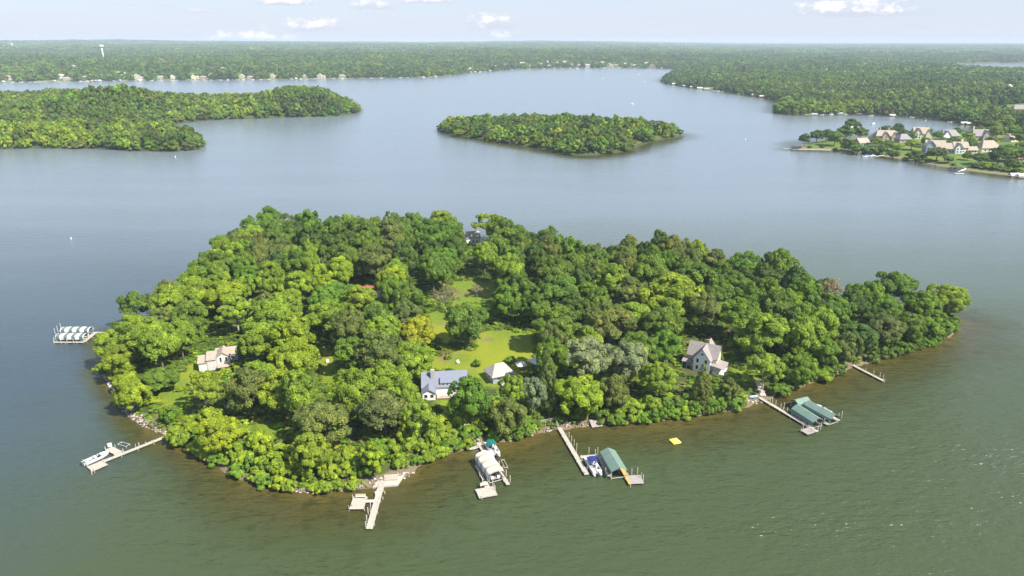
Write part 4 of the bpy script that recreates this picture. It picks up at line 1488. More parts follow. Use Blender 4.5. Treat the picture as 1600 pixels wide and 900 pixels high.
print('WOODS', n1, n2, n3, n4, n5)

# ---- trees of the eastern spit, one by one
def hm(x, y): return max(.3, float(h_main(np.array([x]), np.array([y]))[0]))


SPT = [(1258, 214, 17, 12, 'round0', 'dark', 'small tree at the very tip of the eastern spit'), (1277, 212, 22, 12, 'round1', 'dark', 'tree second from the tip of the eastern spit'),
       (1292, 211, 20, 12, 'airy0', 'greydark', 'thin tree third from the tip of the eastern spit'), (1305, 214, 26, 15, 'low0', 'green', 'bushy green tree east of the small lawn on the spit'),
       (1330, 200, 26, 20, 'airy1', 'dark', 'tallest feathery tree on the eastern spit'), (1322, 207, 26, 15, 'round2', 'mid', None), (1345, 208, 22, 14, 'round3', 'mid', None), (1326, 226, 24, 11, 'low1', 'dark', None),
       (1340, 232, 24, 9, 'low0', 'green', None), (1358, 233, 24, 9, 'low1', 'mid', None), (1372, 232, 26, 9, 'low0', 'dark', None), (1388, 226, 22, 9, 'low1', 'green', None), (1402, 230, 18, 8, 'low0', 'bright', None),
       (1386, 200, 20, 12, 'round4', 'dark', None), (1404, 201, 18, 12, 'round5', 'dark', None), (1425, 226, 22, 9, 'round0', 'bright', 'yellow-green tree west of the tall-gabled mansion'),
       (1432, 243, 28, 9, 'low1', 'dark', 'dark round tree on the lawn edge below the mansion'), (1465, 240, 30, 11, 'airy2', 'olive', 'open tree with a dark trunk on the spit lawn'),
       (1447, 205, 18, 10, 'round1', 'mid', None), (1475, 225, 20, 12, 'round2', 'green', None), (1490, 222, 22, 12, 'round3', 'mid', None), (1504, 224, 22, 12, 'round4', 'bright', None), (1516, 225, 18, 12, 'round5', 'green', None),
       (1562, 243, 34, 14, 'round0', 'dark', 'large dark tree in front of the hipped house'), (1575, 238, 30, 14, 'round1', 'green', None), (1530, 248, 26, 9, 'airy0', 'dark', 'low spreading tree at the east end of the spit lawn'),
       (1558, 206, 26, 15, 'round2', 'bright', None), (1580, 205, 26, 15, 'round3', 'green', None), (1596, 215, 26, 14, 'round4', 'mid', None), (1590, 240, 26, 12, 'round5', 'mid', None),
       (1600, 232, 24, 12, 'round0', 'mid', None), (1548, 222, 18, 11, 'round1', 'green', None), (1495, 205, 16, 8, 'round2', 'mid', None), (1570, 190, 26, 15, 'round5', 'bright', None), (1550, 195, 22, 13, 'low0', 'mid', None),
       (1412, 208, 14, 9, 'round4', 'mid', None), (1466, 212, 16, 9, 'round0', 'green', None), (1600, 200, 24, 14, 'low1', 'mid', None), (1615, 245, 30, 13, 'low1', 'green', None),
       (1370, 222, 18, 9, 'round3', 'bright', None), (1422, 212, 18, 10, 'round1', 'mid', None), (1448, 222, 16, 9, 'round5', 'green', None), (1512, 212, 18, 10, 'round2', 'bright', None), (1532, 206, 20, 11, 'round0', 'green', None),
       (1482, 248, 16, 6, 'low0', 'green', None), (1512, 243, 16, 7, 'low1', 'mid', None), (1395, 240, 20, 7, 'low0', 'dark', None), (1545, 246, 22, 10, 'round4', 'green', None), (1585, 256, 24, 9, 'low1', 'mid', None)]
MIDT = [(867, 212, 18, 9, 'round1', 'yellow', 'yellow tree standing out on the near shore of the small wooded island'), (990, 196, 26, 15, 'airy0', 'bright', 'light feathery tree towards the east end of the small wooded island'),
        (1032, 197, 24, 13, 'airy1', 'silver', 'pale thin-crowned tree nearest the east tip of the small wooded island'), (915, 225, 22, 9, 'bare0', 'brown', 'half-bare brownish tree on the near point of the small wooded island'),
        (716, 203, 16, 7, 'round2', 'lime', 'small bright tree near the west tip of the small wooded island')]
for (cx, cy, w, h, pr, ti, lab) in MIDT:
    p = P(cx, cy, 3 + h * .6)
    z = max(.3, float(h_middle(np.array([p.x]), np.array([p.y]))[0]))
    dep = proj(p.x, p.y, z + h * .6)[2]
    put_tree(p.x, p.y, z, 1.1 * w / 2 / (FPX / dep), h * 1.15, pr, ti, lab, .03, group='single trees on the small wooded island')
base_n = len(TREES)
spt_rows = []
for (cx, cy, w, h, pr, ti, lab) in SPT:
    z = 2.0
    for _ in range(4):
        p = P(cx, cy, z + h * .6)
        z = hm(p.x, p.y)
    if signed(MAIN, np.array([p.x]), np.array([p.y]))[0] < 1.5:
        q = P(cx, cy + 4, z + h * .6)
        if signed(MAIN, np.array([q.x]), np.array([q.y]))[0] > 1.5: p = q
    dep = proj(p.x, p.y, z + h * .6)[2]
    put_tree(p.x, p.y, z, 1.12 * w / 2 / (FPX / dep), h * 1.1, pr.replace('airy', 'round'), ti, lab, .08, group='trees on the eastern spit')
SPW = [(P(a, b, 2), s) for a, b, s in [(1325, 215, 'by the tip of the eastern spit'), (1350, 238, 'below the long tan-roofed house'), (1390, 205, 'behind the long tan-roofed house'),
                                      (1455, 228, 'beside the tall-gabled mansion'), (1500, 228, 'behind the white dormered house'), (1560, 245, 'at the hipped house'), (1580, 200, 'where the spit meets the mainland'), (1530, 225, 'by the stone front gable')]]
auto_labels(TREES[base_n:], 'tree')
for k, (px, py, R, h, ti) in enumerate([(1330, 238, 3.5, 3, 'green'), (1350, 240, 3, 2.5, 'dark'), (1375, 240, 4, 3, 'mid'), (1400, 243, 3.5, 3, 'green'), (1415, 247, 3.5, 2.5, 'mid'), (1525, 262, 5, 4, 'olive'), (1540, 264, 5.5, 4.5, 'bright'),
                                        (1556, 266, 5, 4, 'olive'), (1573, 268, 4.5, 3.5, 'bright'), (1590, 270, 5, 4, 'green'), (1490, 258, 2.5, 1.8, 'dark'), (1440, 252, 3, 2.4, 'green'), (1305, 232, 2.5, 2, 'olive'), (1285, 230, 3, 2.2, 'dark'), (1265, 230, 2.5, 1.8, 'dark')]):
    p = P(px, py, 1.5)
    z = hm(p.x, p.y)
    me = PROTO['shrub%d' % (k % 4)][1]
    o = bpy.data.objects.new('shrub', me)
    C.objects.link(o)
    o.location = (p.x, p.y, z - .1)
    o.scale = (R / 3, R / 3, h / 3.6)
    o.color = (*TINT[ti], 1)
    wh = 'on the tip' if px < 1310 else 'below the long house' if px < 1420 else 'on the lawn shore' if px < 1500 else 'east of the black boat canopies'
    tag(o, '%s shrub %s of the eastern spit, %s' % (ADJ[ti], wh, ORD[k % 12]), 'shrub', 'shrubs on the eastern spit shore')


# ---- water towers on the skyline
def tower(px, ptop, pbase, d, label, scale=1.0):
    """d: distance in metres; the tank is at the height seen above the woods"""
    a, b = (px - 800) / FPX, (450 - ptop) / FPX
    v = Vector((a, CP + b * SP, -SP + b * CP))
    v *= d / v.y
    ztop = H_CAM + v.z
    zb = hm(v.x, d)
    r = empty('water_tower', (v.x, d, zb), 0, label, 'water tower', 'water towers beyond the far shore')
    h = ztop - zb
    R = 8.0 * scale
    MB().tube((0, 0, -3), (0, 0, 3), 5 * scale, 2.6 * scale, 12).tube((0, 0, 3), (0, 0, h - 2 * R * .6), 2.6 * scale, 2.0 * scale, 12).build('column', TRIM, r, smooth=True)
    b = MB()
    prof = [(2.0 * scale, -.75), (R * .55, -.55), (R * .9, -.25), (R, 0), (R * .92, .3), (R * .6, .5), (R * .2, .6), (.05, .62)]
    n = 14
    vs = [(q * math.cos(t * 6.2832 / n), q * math.sin(t * 6.2832 / n), h - R * .62 + zz * R) for q, zz in prof for t in range(n)]
    fs = [(k * n + t, k * n + (t + 1) % n, (k + 1) * n + (t + 1) % n, (k + 1) * n + t) for k in range(len(prof) - 1) for t in range(n)]
    b.add(vs, fs).build('tank', TRIM, r, smooth=True)


tower(158, 70, 90, 2900, 'tall white water tower nearest the western far shore')
tower(18, 68, 78, 5200, 'white water tower at the western edge of the skyline')
tower(60, 67, 76, 7000, 'small white water tower between the two western towers')
tower(457, 59, 70, 7500, 'slim white tower breaking the skyline below the clouds', .8)
tower(1034, 63, 70, 9000, 'tiny white water tower on the skyline above the head of the bay', 1.2)
# ------------------------------------------------------------------ buildings on the wooded island
def at_island(px, py, rz, name, label, cat, group=None):
    p = GI(px, py)
    return empty(name, p, rz, label, cat, group)


# grey-roofed house: ridge towards the east, chimney on the west part, dormer on the lake side
r = at_island(695, 606, .10, 'house', 'low house with a blue-grey metal roof, stone chimney and white dormer', 'house')
r.scale = (.92, .92, .92)
gable(r, 0, 0, 14.5, 8.4, 2.9, 3.3, 0, WALL_WHITE, ROOF_GREY, windows=rowwin('w', (-1.6, 1.6), (1.6,), 1.1, 1.1) + rowwin('s', (4.5, 6.0), (1.6,), 1.0, 1.2), over=.5)
gable(r, 1.5, -2.6, 5.4, 2.8, 4.1, 1.0, 0, TRIM, ROOF_GREY, windows=rowwin('s', (-1.9, -.6, .7, 2.0), (3.45,), .85, .9), over=.3, wallname='dormer_wall', roofname='dormer_roof')
MB().box((-3.9, -1.6, 3.6), (1.3, 1.1, 8.4)).build('chimney', STONEG, r)
gable(r, -5.2, -5.4, 5.0, 4.2, 2.4, 1.3, H2, WALL_WHITE, ROOF_GREY, windows=rowwin('w', (-1, 1), (1.4,), 1.0, 1.1), over=.4, wallname='porch_wall', roofname='porch_roof')
MB().box((.8, -6.0, .25), (7.0, 3.4, .3)).build('deck', mat('deck_boards', (.42, .34, .26), .8, .2, .1, 2), r)
MB().tube((-2.4, -7.5, .3), (-2.4, -7.5, 1.4), .05).tube((4.1, -7.5, .3), (4.1, -7.5, 1.4), .05).bar((-2.4, -7.5, 1.45), (4.1, -7.5, 1.45), .1, .08).build('railing', TRIM, r)

r = at_island(780, 590, .45, 'cabin', 'small square cabin with a pale shingled hip roof beside the lawn', 'cabin')
gable(r, 0, 0, 7.0, 6.0, 2.6, 2.4, 0, WALL_GREY, ROOF_PALE, hip=2.0, windows=rowwin('s', (-1.6, 1.6), (1.5,), 1.0, 1.1) + rowwin('w', (0,), (1.5,), 1.1, 1.2), over=.6)
MB().box((1.5, -4.6, 0.4), (6.6, 3.0, .3)).build('deck', mat('deck_boards', (.42, .34, .26), .8, .2, .1, 2), r)

# white gabled house
r = at_island(1099, 571, -.52, 'house', 'white two-storey house with crossing steep gables and a brick chimney', 'house')
r.scale = (.79, .79, .84)
gable(r, 0, 0, 12.0, 7.0, 5.4, 4.2, 0, WALL_CREAM, ROOF_BROWN, windows=rowwin('w', (-1.6, 1.6), (1.6, 4.4), 1.0, 1.6), over=.5)
gable(r, .6, -.3, 12.4, 6.8, 5.3, 4.3, H2, WALL_WHITE, ROOF_BROWN, windows=rowwin('w', (-1.7, 1.7), (1.7, 4.5), 1.0, 1.6) + (('w', 0, 7.4, .8, .8),), over=.5, wallname='front_gable_wall', roofname='cross_roof')
MB().box((.9, .7, 9.6), (1.0, .9, 3.0)).build('chimney', BRICK, r)
b = MB().box((7.3, -2.4, .35), (4.6, 7.4, .4))
b.build('porch_floor', WALL_WHITE, r)
MB().add([(4.2, -6.4, 3.4), (9.9, -6.4, 2.7), (9.9, 1.6, 2.7), (4.2, 1.6, 3.4), (4.2, -6.4, 3.55), (9.9, -6.4, 2.85), (9.9, 1.6, 2.85), (4.2, 1.6, 3.55)],
         [(0, 1, 2, 3), (7, 6, 5, 4), (0, 4, 5, 1), (1, 5, 6, 2), (2, 6, 7, 3), (3, 7, 4, 0)]).build('porch_roof', ROOF_BROWN, r)
for y in (-6, -3.6, -1.2, 1.2): MB().tube((9.5, y, .5), (9.5, y, 2.8), .09).build('porch_post', TRIM, r)
MB().add([(-7.8, -6.2, 2.6), (-3.2, -6.2, 2.6), (-3.2, -3.0, 3.5), (-7.8, -3.0, 3.5), (-7.8, -6.2, 2.75), (-3.2, -6.2, 2.75), (-3.2, -3.0, 3.65), (-7.8, -3.0, 3.65)],
         [(0, 1, 2, 3), (7, 6, 5, 4), (0, 4, 5, 1), (1, 5, 6, 2), (2, 6, 7, 3), (3, 7, 4, 0)]).build('side_porch_roof', ROOF_BROWN, r)
for y in (-7.4, -5.6, -3.6): MB().tube((y, -6.0, -.4), (y, -6.0, 2.65), .09).build('porch_post', TRIM, r)

# shed complex with stepped shed roofs
r = at_island(331, 574, .32, 'shed', 'stepped white shed with tan roofs on the grassy west slope', 'shed')
r.scale = (.86, .86, .86)
def shedpart(x0, x1, y0, y1, hf_, hb, rn='roof', wn='wall'):
    v = [(x0, y0, -.8), (x1, y0, -.8), (x1, y1, -.8), (x0, y1, -.8), (x0, y0, hf_), (x1, y0, hf_), (x1, y1, hb), (x0, y1, hb)]
    MB().add(v, [(3, 2, 1, 0), (4, 5, 6, 7), (0, 1, 5, 4), (1, 2, 6, 5), (2, 3, 7, 6), (3, 0, 4, 7)]).build(wn, WALL_SHED, r)
    s = (hb - hf_) / (y1 - y0); o = .35
    v = [(x0 - o, y0 - o, hf_ - o * s + .03), (x1 + .05, y0 - o, hf_ - o * s + .03), (x1 + .05, y1 + o, hb + o * s + .03), (x0 - o, y1 + o, hb + o * s + .03)]
    v += [(a, b_, c + .16) for a, b_, c in v]
    MB().add(v, [(3, 2, 1, 0), (4, 5, 6, 7), (0, 1, 5, 4), (1, 2, 6, 5), (2, 3, 7, 6), (3, 0, 4, 7)]).build(rn, ROOF_TAN, r)
shedpart(-4.2, -1.2, -2.4, 2.4, 3.3, 4.2)
shedpart(-1.1, 2.2, -2.6, 3.0, 4.2, 5.2)
gable(r, 4.6, 1.6, 6.4, 4.6, 4.6, 1.6, H2, WALL_SHED, ROOF_TAN, windows=(('w', -1.1, 3.4, .7, 1.9), ('w', .9, 3.4, .7, 1.9)), over=.35)
MB().box((-2.4, -2.44, 1.0), (1.5, .08, 2.2)).build('door', TRIM, r)
MB().box((4.6, -3.6, 1.6), (4.4, 2.6, .2)).build('deck', mat('deck_boards', (.42, .34, .26), .8, .2, .1, 2), r)
r = at_island(357, 560, .32, 'shed', 'low tan-roofed outbuilding under a leaning tree beside the stepped shed', 'shed')
gable(r, 0, 0, 6.5, 4.4, 2.6, 1.5, 0, WALL_SHED, ROOF_TAN, windows=rowwin('s', (-1.5, 1.5), (1.4,), .9, .9), over=.4)

r = at_island(571, 466, .1, 'house', 'red-roofed building almost hidden in the middle of the wood', 'house')
r.scale = (.75, .75, .8)
gable(r, 0, 0, 10, 7.5, 3.0, 3.4, 0, mat('red_boards', (.25, .06, .05), .8, .2, .1, 1), ROOF_RED, windows=rowwin('s', (-2.5, 2.5), (1.6,), 1.1, 1.2), over=.5)
r = at_island(602, 469, .1, 'shed', 'pale shed beside the red-roofed building in deep shade', 'shed')
gable(r, 0, 0, 6, 4.5, 2.5, 1.5, 0, WALL_GREY, ROOF_PALE, over=.3, windows=rowwin('s', (0,), (1.5,), 1, 1))
r = at_island(738, 379, -.1, 'house', 'pale roof of a house on the far shore, showing between treetops', 'house')
r.scale = (.7, .7, .8)
gable(r, 0, 0, 11, 8, 4.5, 3.4, .35, WALL_WHITE, ROOF_PALE, windows=rowwin('s', (-3, 0, 3), (1.6,), 1.2, 1.4), over=.5)
r = at_island(592, 652, .05, 'garden_shed', 'brown low building in the shade of the dark grey-green tree', 'shed')
gable(r, 0, 0, 7, 4.6, 2.4, 1.5, 0, mat('brown_boards', (.17, .10, .07), .8, .2, .1, 1), ROOF_TAN, over=.4, windows=rowwin('s', (-2, 0, 2), (1.4,), .8, .8))

# two pale canopy tents at the lawn corner
TENT = mat('pale_canvas', (.58, .56, .52), .8, .2, .06, 1)
for i, (px, py, lab) in enumerate([(814, 578, 'small pale canvas tent between the cabin and the pointed conifer'), (838, 572, 'larger pale canvas tent right behind the pointed conifer')]):
    r = at_island(px, py, .3 + i * .4, 'canopy_tent', lab, 'tent', 'canvas tents by the lawn')
    s = 1.6 + i * .7
    MB().add([(-s, -s, 2.1), (s, -s, 2.1), (s, s, 2.1), (-s, s, 2.1), (0, 0, 3.2 + .3 * i), (-s, -s, 1.85), (s, -s, 1.85), (s, s, 1.85), (-s, s, 1.85)],
             [(0, 1, 4), (1, 2, 4), (2, 3, 4), (3, 0, 4), (0, 5, 6, 1), (1, 6, 7, 2), (2, 7, 8, 3), (3, 8, 5, 0)]).build('canvas', TENT, r)
    for a in (-1, 1):
        for c_ in (-1, 1): MB().tube((a * s * .96, c_ * s * .96, -.3), (a * s * .96, c_ * s * .96, 1.95), .05).build('leg', ALU, r)


# garden chairs and small things on the lawns
def chair(px, py, rz, label, m=None):
    r = at_island(px, py, rz, 'garden_chair', label, 'chair', 'garden chairs on the island')
    m = m or TRIM
    MB().box((0, 0, .36), (.7, .6, .06)).build('seat', m, r)
    MB().add([(-.35, .28, .3), (.35, .28, .3), (.35, .55, 1.1), (-.35, .55, 1.1), (-.35, .33, .3), (.35, .33, .3), (.35, .6, 1.1), (-.35, .6, 1.1)],
             [(3, 2, 1, 0), (4, 5, 6, 7), (0, 1, 5, 4), (1, 2, 6, 5), (2, 3, 7, 6), (3, 0, 4, 7)]).build('backrest', m, r)
    for sx in (-1, 1):
        MB().box((sx * .4, 0, .55), (.14, .75, .04)).build('armrest', m, r)
        MB().box((sx * .38, -.3, .27), (.07, .07, .58)).build('leg', m, r)
        MB().box((sx * .38, .3, .27), (.07, .07, .58)).build('leg', m, r)
chair(503, 713, .4, 'white garden chair in a small gap above the front shore shrubs, west one of two')
chair(508, 712, -.5, 'white garden chair in a small gap above the front shore shrubs, east one of two')
chair(357, 638, .2, 'white garden chair under the trunked trees below the shed')
chair(512, 567, .3, 'white garden chair on the narrow grassy strip')
chair(716, 568, .3, 'white garden chair on the lawn behind the grey-roofed house')
r = at_island(655, 607, .2, 'kayak_rack', 'orange kayak standing by the west end of the grey-roofed house', 'kayak')
b = MB()
nn = 9
pr = [(-1.9, .03), (-1.5, .18), (-.8, .3), (0, .34), (.8, .3), (1.5, .18), (1.9, .03)]
vs = [(x, q * math.cos(t * 6.2832 / nn), .45 + .55 * q * math.sin(t * 6.2832 / nn)) for x, q in pr for t in range(nn)]
fs = [(k * nn + t, k * nn + (t + 1) % nn, (k + 1) * nn + (t + 1) % nn, (k + 1) * nn + t) for k in range(6) for t in range(nn)]
b.add(vs, fs).build('hull', mat('orange_plastic', (.55, .10, .03), .5, .4, .05, 1), r, smooth=True)
for s in (-1, 1): MB().box((s * 1.0, 0, .15), (.1, .7, .4)).build('stand', BARK, r)
r.name = 'kayak'
r = at_island(603, 752, .12, 'patio', 'sandy paved landing above the stones at the forked dock', 'patio')
MB().slab([(-3.2, -2.2), (3.0, -2.0), (4.6, 2.4), (-1.0, 3.0)], -.6, .18).build('paving', CONC, r)
MB().box((1.2, .8, .42), (3.4, 2.2, .45)).build('platform', mat('faded_boards', (.44, .36, .29), .8, .2, .1, 2), r)

# ------------------------------------------------------------------ docks
DECK = striped('dock_planks', (0.43, 0.385, 0.32), (0.25, 0.215, 0.17), .60, 0, .90, .85)
DECKY = striped('new_dock_planks', (0.50, 0.34, 0.11), (0.34, 0.22, 0.07), .60, 0, .90, .85)
DECKG = striped('grey_dock_planks', (0.33, 0.29, 0.27), (0.20, 0.17, 0.16), .60, 0, .90, .85)
POST = mat('dock_post', (0.52, 0.46, 0.38), .8, .2, .1, 2)
FRAME = mat('lift_frame', (0.50, 0.50, 0.50), .5, .5, .05, 1)
DZ = .62


def W0(px, py, z=DZ):
    return P(px, py, z)


def dock(label, spans, posts=(), name='dock', mats=None, step=4.2):
    """spans: list of (start pixel, end pixel, width, material) on the deck level"""
    a = W0(*spans[0][0])
    b0 = W0(*spans[0][1])
    rz = math.atan2(b0.y - a.y, b0.x - a.x)
    r = empty(name, (a.x, a.y, 0), rz, label, 'dock')
    inv = Matrix.Rotation(-rz, 4, 'Z') @ Matrix.Translation((-a.x, -a.y, 0))
    for i, (s, e, w, m) in enumerate(spans):
        p, q = inv @ W0(*s), inv @ W0(*e)
        d = (q - p)
        L = d.length
        u = d / L
        nrm = Vector((-u.y, u.x, 0))
        z = DZ + .015 * i
        # deck piece with its planks across its own run
        o = MB().bar((0, 0, 0), (L, 0, 0), w, .13).build('deck', m or DECK, r)
        o.location = (p.x, p.y, z)
        o.rotation_euler = (0, 0, math.atan2(u.y, u.x))
        k = 0.4
        while k < L + .1:
            for sg in (-1, 1):
                c = p + u * min(k, L - .1) + nrm * sg * (w / 2 + .09)
                tall = rnd.random()
                MB().tube((c.x, c.y, -1.5), (c.x, c.y, z + (.9 if tall < .42 else .12)), .075, n=6).build('post', POST, r)
            k += step
    for (px, py, h) in posts:
        c = inv @ W0(px, py)
        MB().tube((c.x, c.y, -1.5), (c.x, c.y, DZ + h), .11, n=6).build('post', POST, r)
    return r, inv


def bench(px0, px1, label, back=True):
    a, b = W0(*px0), W0(*px1)
    rz = math.atan2(b.y - a.y, b.x - a.x)
    L = (b - a).length
    r = empty('bench', (a.x, a.y, DZ + .03), rz, label, 'bench', 'benches on the docks')
    MB().box((L / 2, 0, .44), (L, .45, .07)).build('seat', POST, r)
    if back: MB().box((L / 2, .24, .74), (L, .07, .42)).build('backrest', POST, r)
    for x in (.15, L - .15):
        MB().box((x, 0, .2), (.12, .36, .41)).build('leg', POST, r)


# arched or gabled fabric cover over a boat lift: axis along local x, origin at centre
def cover(px0, px1, width, zeave, zridge, side, kind, m, label, group, frame=True, zref=None):
    zr_ = zref if zref is not None else zridge
    a, b = P(px0[0], px0[1], zr_), P(px1[0], px1[1], zr_)
    c = (a + b) / 2
    rz = math.atan2(b.y - a.y, b.x - a.x)
    L = (b - a).length
    r = empty('boat_cover', (c.x, c.y, 0), rz, label, 'boat cover', group)
    hw = width / 2
    prof = []
    if kind == 'arch':
        for i in range(13):
            t = math.pi * i / 12
            prof.append((-hw * math.cos(t), zeave + (zridge - zeave) * math.sin(t) ** .8))
    else:
        prof = [(-hw, zeave), (-hw * .5, (zeave + zridge) / 2 + .02), (0, zridge), (hw * .5, (zeave + zridge) / 2 + .02), (hw, zeave)]
    prof = [(-hw - .03, zeave - side)] + prof + [(hw + .03, zeave - side)]
    n = len(prof)
    ns = 9
    vs, fs = [], []
    for k in range(ns):
        x = -L / 2 + L * k / (ns - 1)
        sag = .05 * math.sin(k * 2.1) if 0 < k < ns - 1 else 0
        vs += [(x, y, z - (sag if 1 < j < n - 2 else 0)) for j, (y, z) in enumerate(prof)]
    inner = [(x, y * .985, z - .04) for x, y, z in vs]
    for k in range(ns - 1):
        for j in range(n - 1):
            fs.append((k * n + j, (k + 1) * n + j, (k + 1) * n + j + 1, k * n + j + 1))
    m_ = len(vs)
    fs += [tuple(i + m_ for i in f[::-1]) for f in fs]
    for k in (0, ns - 1):
        for j in range(n - 1):
            fs.append((k * n + j, k * n + j + 1, k * n + j + 1 + m_, k * n + j + m_))
    me = MB().add(vs + inner, fs).build('fabric', m, r, smooth=False)
    for sx in (-1, 1):
        for sy in (-1, 1):
            MB().tube((sx * (L / 2 - .3), sy * (hw - .12), -1.2), (sx * (L / 2 - .3), sy * (hw - .12), zeave), .07, n=6).build('post', FRAME, r)
        MB().bar((-L / 2 + .2, sx * (hw - .12), .55), (L / 2 - .2, sx * (hw - .12), .55), .10, .12).build('lift_rail', FRAME, r)
    for sx in (-1, 1):
        MB().bar((sx * (L / 2 - .3), -hw + .1, .42), (sx * (L / 2 - .3), hw - .1, .42), .10, .12).build('cross_beam', FRAME, r)
    return r, L, rz, c


# ---- boats
NAVY = mat('navy_canvas', (.025, .035, .16), .7, .2, .05, 1)
TEAL = mat('teal_canvas', (.005, .15, .12), .7, .2, .05, 1)
SEATM = mat('cream_vinyl', (.66, .62, .54), .5, .4, .05, 1)
CARPET = mat('grey_carpet', (.30, .29, .29), .9, .1, .08, 2)
BLUEC = mat('blue_canvas', (.04, .10, .42), .6, .3, .05, 1)


def pontoon(label, x, y, rz, bim, bim_x=1.2, L=6.6, group='motor boats at the docks', lift=.25):
    r = empty('pontoon_boat', (x, y, lift), rz, label, 'boat', group)
    W_ = 2.5
    for sy in (-1, 1):
        b = MB().tube((-L / 2, sy * .85, .05), (L / 2 - .8, sy * .85, .05), .33, n=10)
        b.tube((L / 2 - .8, sy * .85, .05), (L / 2 + .1, sy * .85, .22), .33, .06, n=10)
        b.build('pontoon', ALU, r, smooth=True)
    MB().box((0, 0, .46), (L, W_, .12)).build('deck', CARPET, r)
    b = MB()
    for (x0, y0, x1, y1) in ((-L / 2 + .5, -W_ / 2, L / 2 - .2, -W_ / 2), (-L / 2 + .5, W_ / 2, L / 2 - .2, W_ / 2), (L / 2 - .2, -W_ / 2, L / 2 - .2, -.5), (L / 2 - .2, .5, L / 2 - .2, W_ / 2), (-L / 2 + .5, -W_ / 2, -L / 2 + .5, -.4), (-L / 2 + .5, .4, -L / 2 + .5, W_ / 2)):
        b.bar((x0, y0 * .97, 1.18), (x1, y1 * .97, 1.18), .06, .60)
    b.build('fence_panel', WHITE, r)
    for (cx, cy, sx, sy) in ((L / 2 - 1.3, -.85, 1.8, .6), (L / 2 - 1.3, .85, 1.8, .6), (-L / 2 + 1.4, .85, 1.5, .6), (-L / 2 + 1.0, -.6, .6, 1.1)):
        MB().box((cx, cy, .74), (sx, sy, .45)).build('seat', SEATM, r)
    MB().box((-.4, -.8, .95), (.7, .6, .85)).build('console', WHITE, r)
    if bim:
        b = MB()
        v = []
        for i in range(7):
            t = -1 + 2 * i / 6
            for xx in (-1.25, 1.25):
                v.append((bim_x - .9 + xx, t * W_ * .48, 2.55 - .28 * t * t))
        f = [(2 * i, 2 * i + 1, 2 * i + 3, 2 * i + 2) for i in range(6)]
        v2 = [(a, b_, c - .06) for a, b_, c in v]
        f2 = [tuple(k + 14 for k in q[::-1]) for q in f] + [(0, 1, 15, 14), (12, 13, 27, 26)]
        f2 += [(2 * i, 2 * i + 2, 2 * i + 16, 2 * i + 14) for i in range(6)] + [(2 * i + 1, 2 * i + 3, 2 * i + 17, 2 * i + 15) for i in range(6)]
        o = b.add(v + v2, f + f2).build('bimini_top', bim, r)
        fr = MB()
        for sx in (-1, 1):
            for sy in (-1, 1):
                fr.tube((bim_x - .9 + sx * 1.1, sy * 1.2, 2.25), (bim_x - .9, sy * 1.2, .8), .025, n=5)
        fr.build('bimini_frame', ALU, r)
    m = MB().box((-L / 2 - .25, 0, .85), (.5, .42, .6), taper=.8)
    m.box((-L / 2 - .3, 0, .2), (.2, .16, .9))
    m.build('outboard_motor', DARKM, r)
    return r


def runabout(label, x, y, rz, L=6.4, cov=None, group='motor boats at the docks', lift=.1, name='motor_boat', seats=True, W_=2.2):
    r = empty(name, (x, y, lift), rz, label, 'boat', group)
    st = [(-.5, .82, .0), (-.3, .95, 0), (0, 1.0, 0), (.2, .94, .04), (.36, .72, .12), (.46, .38, .2), (.5, .03, .26)]
    vs, fs = [], []
    for (t, w, up) in st:
        x_ = t * L
        hw = W_ / 2 * w
        vs += [(x_, 0, -.25 + up * 1.5), (x_, hw * .8, .05 + up), (x_, hw, .72 + up), (x_, hw * .82, .76 + up), (x_, 0, .74 + up), (x_, -hw * .82, .76 + up), (x_, -hw, .72 + up), (x_, -hw * .8, .05 + up)]
    for k in range(len(st) - 1):
        for j in range(8):
            if k < 3 and j in (3, 4): continue
            fs.append((k * 8 + j, k * 8 + (j + 1) % 8, (k + 1) * 8 + (j + 1) % 8, (k + 1) * 8 + j))
    fs += [(7, 6, 5, 4, 3, 2, 1, 0)]
    MB().add(vs, fs).build('hull', WHITE, r, smooth=False)
    MB().box((-.14 * L, 0, .30), (.68 * L, W_ * .74, .08)).build('cockpit_floor', CARPET, r)
    if seats:
        for (cx, cy, sx, sy) in ((-.38 * L, 0, .7, W_ * .7), (-.02 * L, .45, .55, .5), (-.02 * L, -.45, .55, .5)):
            b = MB().box((cx, cy, .55), (sx, sy, .42)).box((cx - sx * .4, cy, .9), (.14, sy, .45))
            b.build('seat', SEATM, r)
    a = MB().add([(.12 * L, -W_ * .40, .8), (.2 * L, 0, .82), (.12 * L, W_ * .40, .8), (.04 * L, -W_ * .38, 1.25), (.12 * L, 0, 1.3), (.04 * L, W_ * .38, 1.25)], [(0, 1, 4, 3), (1, 2, 5, 4), (3, 4, 1, 0), (4, 5, 2, 1)])
    a.build('windshield', GLASS, r)
    if cov:
        MB().add([(-.46 * L, -W_ * .46, .85), (-.46 * L, W_ * .46, .85), (.22 * L, W_ * .44, .95), (.22 * L, -W_ * .44, .95), (-.1 * L, 0, 1.25), (-.46 * L, 0, .98), (.3 * L, 0, 1.0)],
                 [(0, 3, 4, 5), (1, 5, 4, 2), (3, 6, 4), (6, 2, 4)]).build('boat_cover', cov, r)
    m = MB().box((-L / 2 - .22, 0, .8), (.45, .4, .55), taper=.8).box((-L / 2 - .26, 0, .2), (.2, .15, .9))
    m.build('outboard_motor', DARKM, r)
    return r


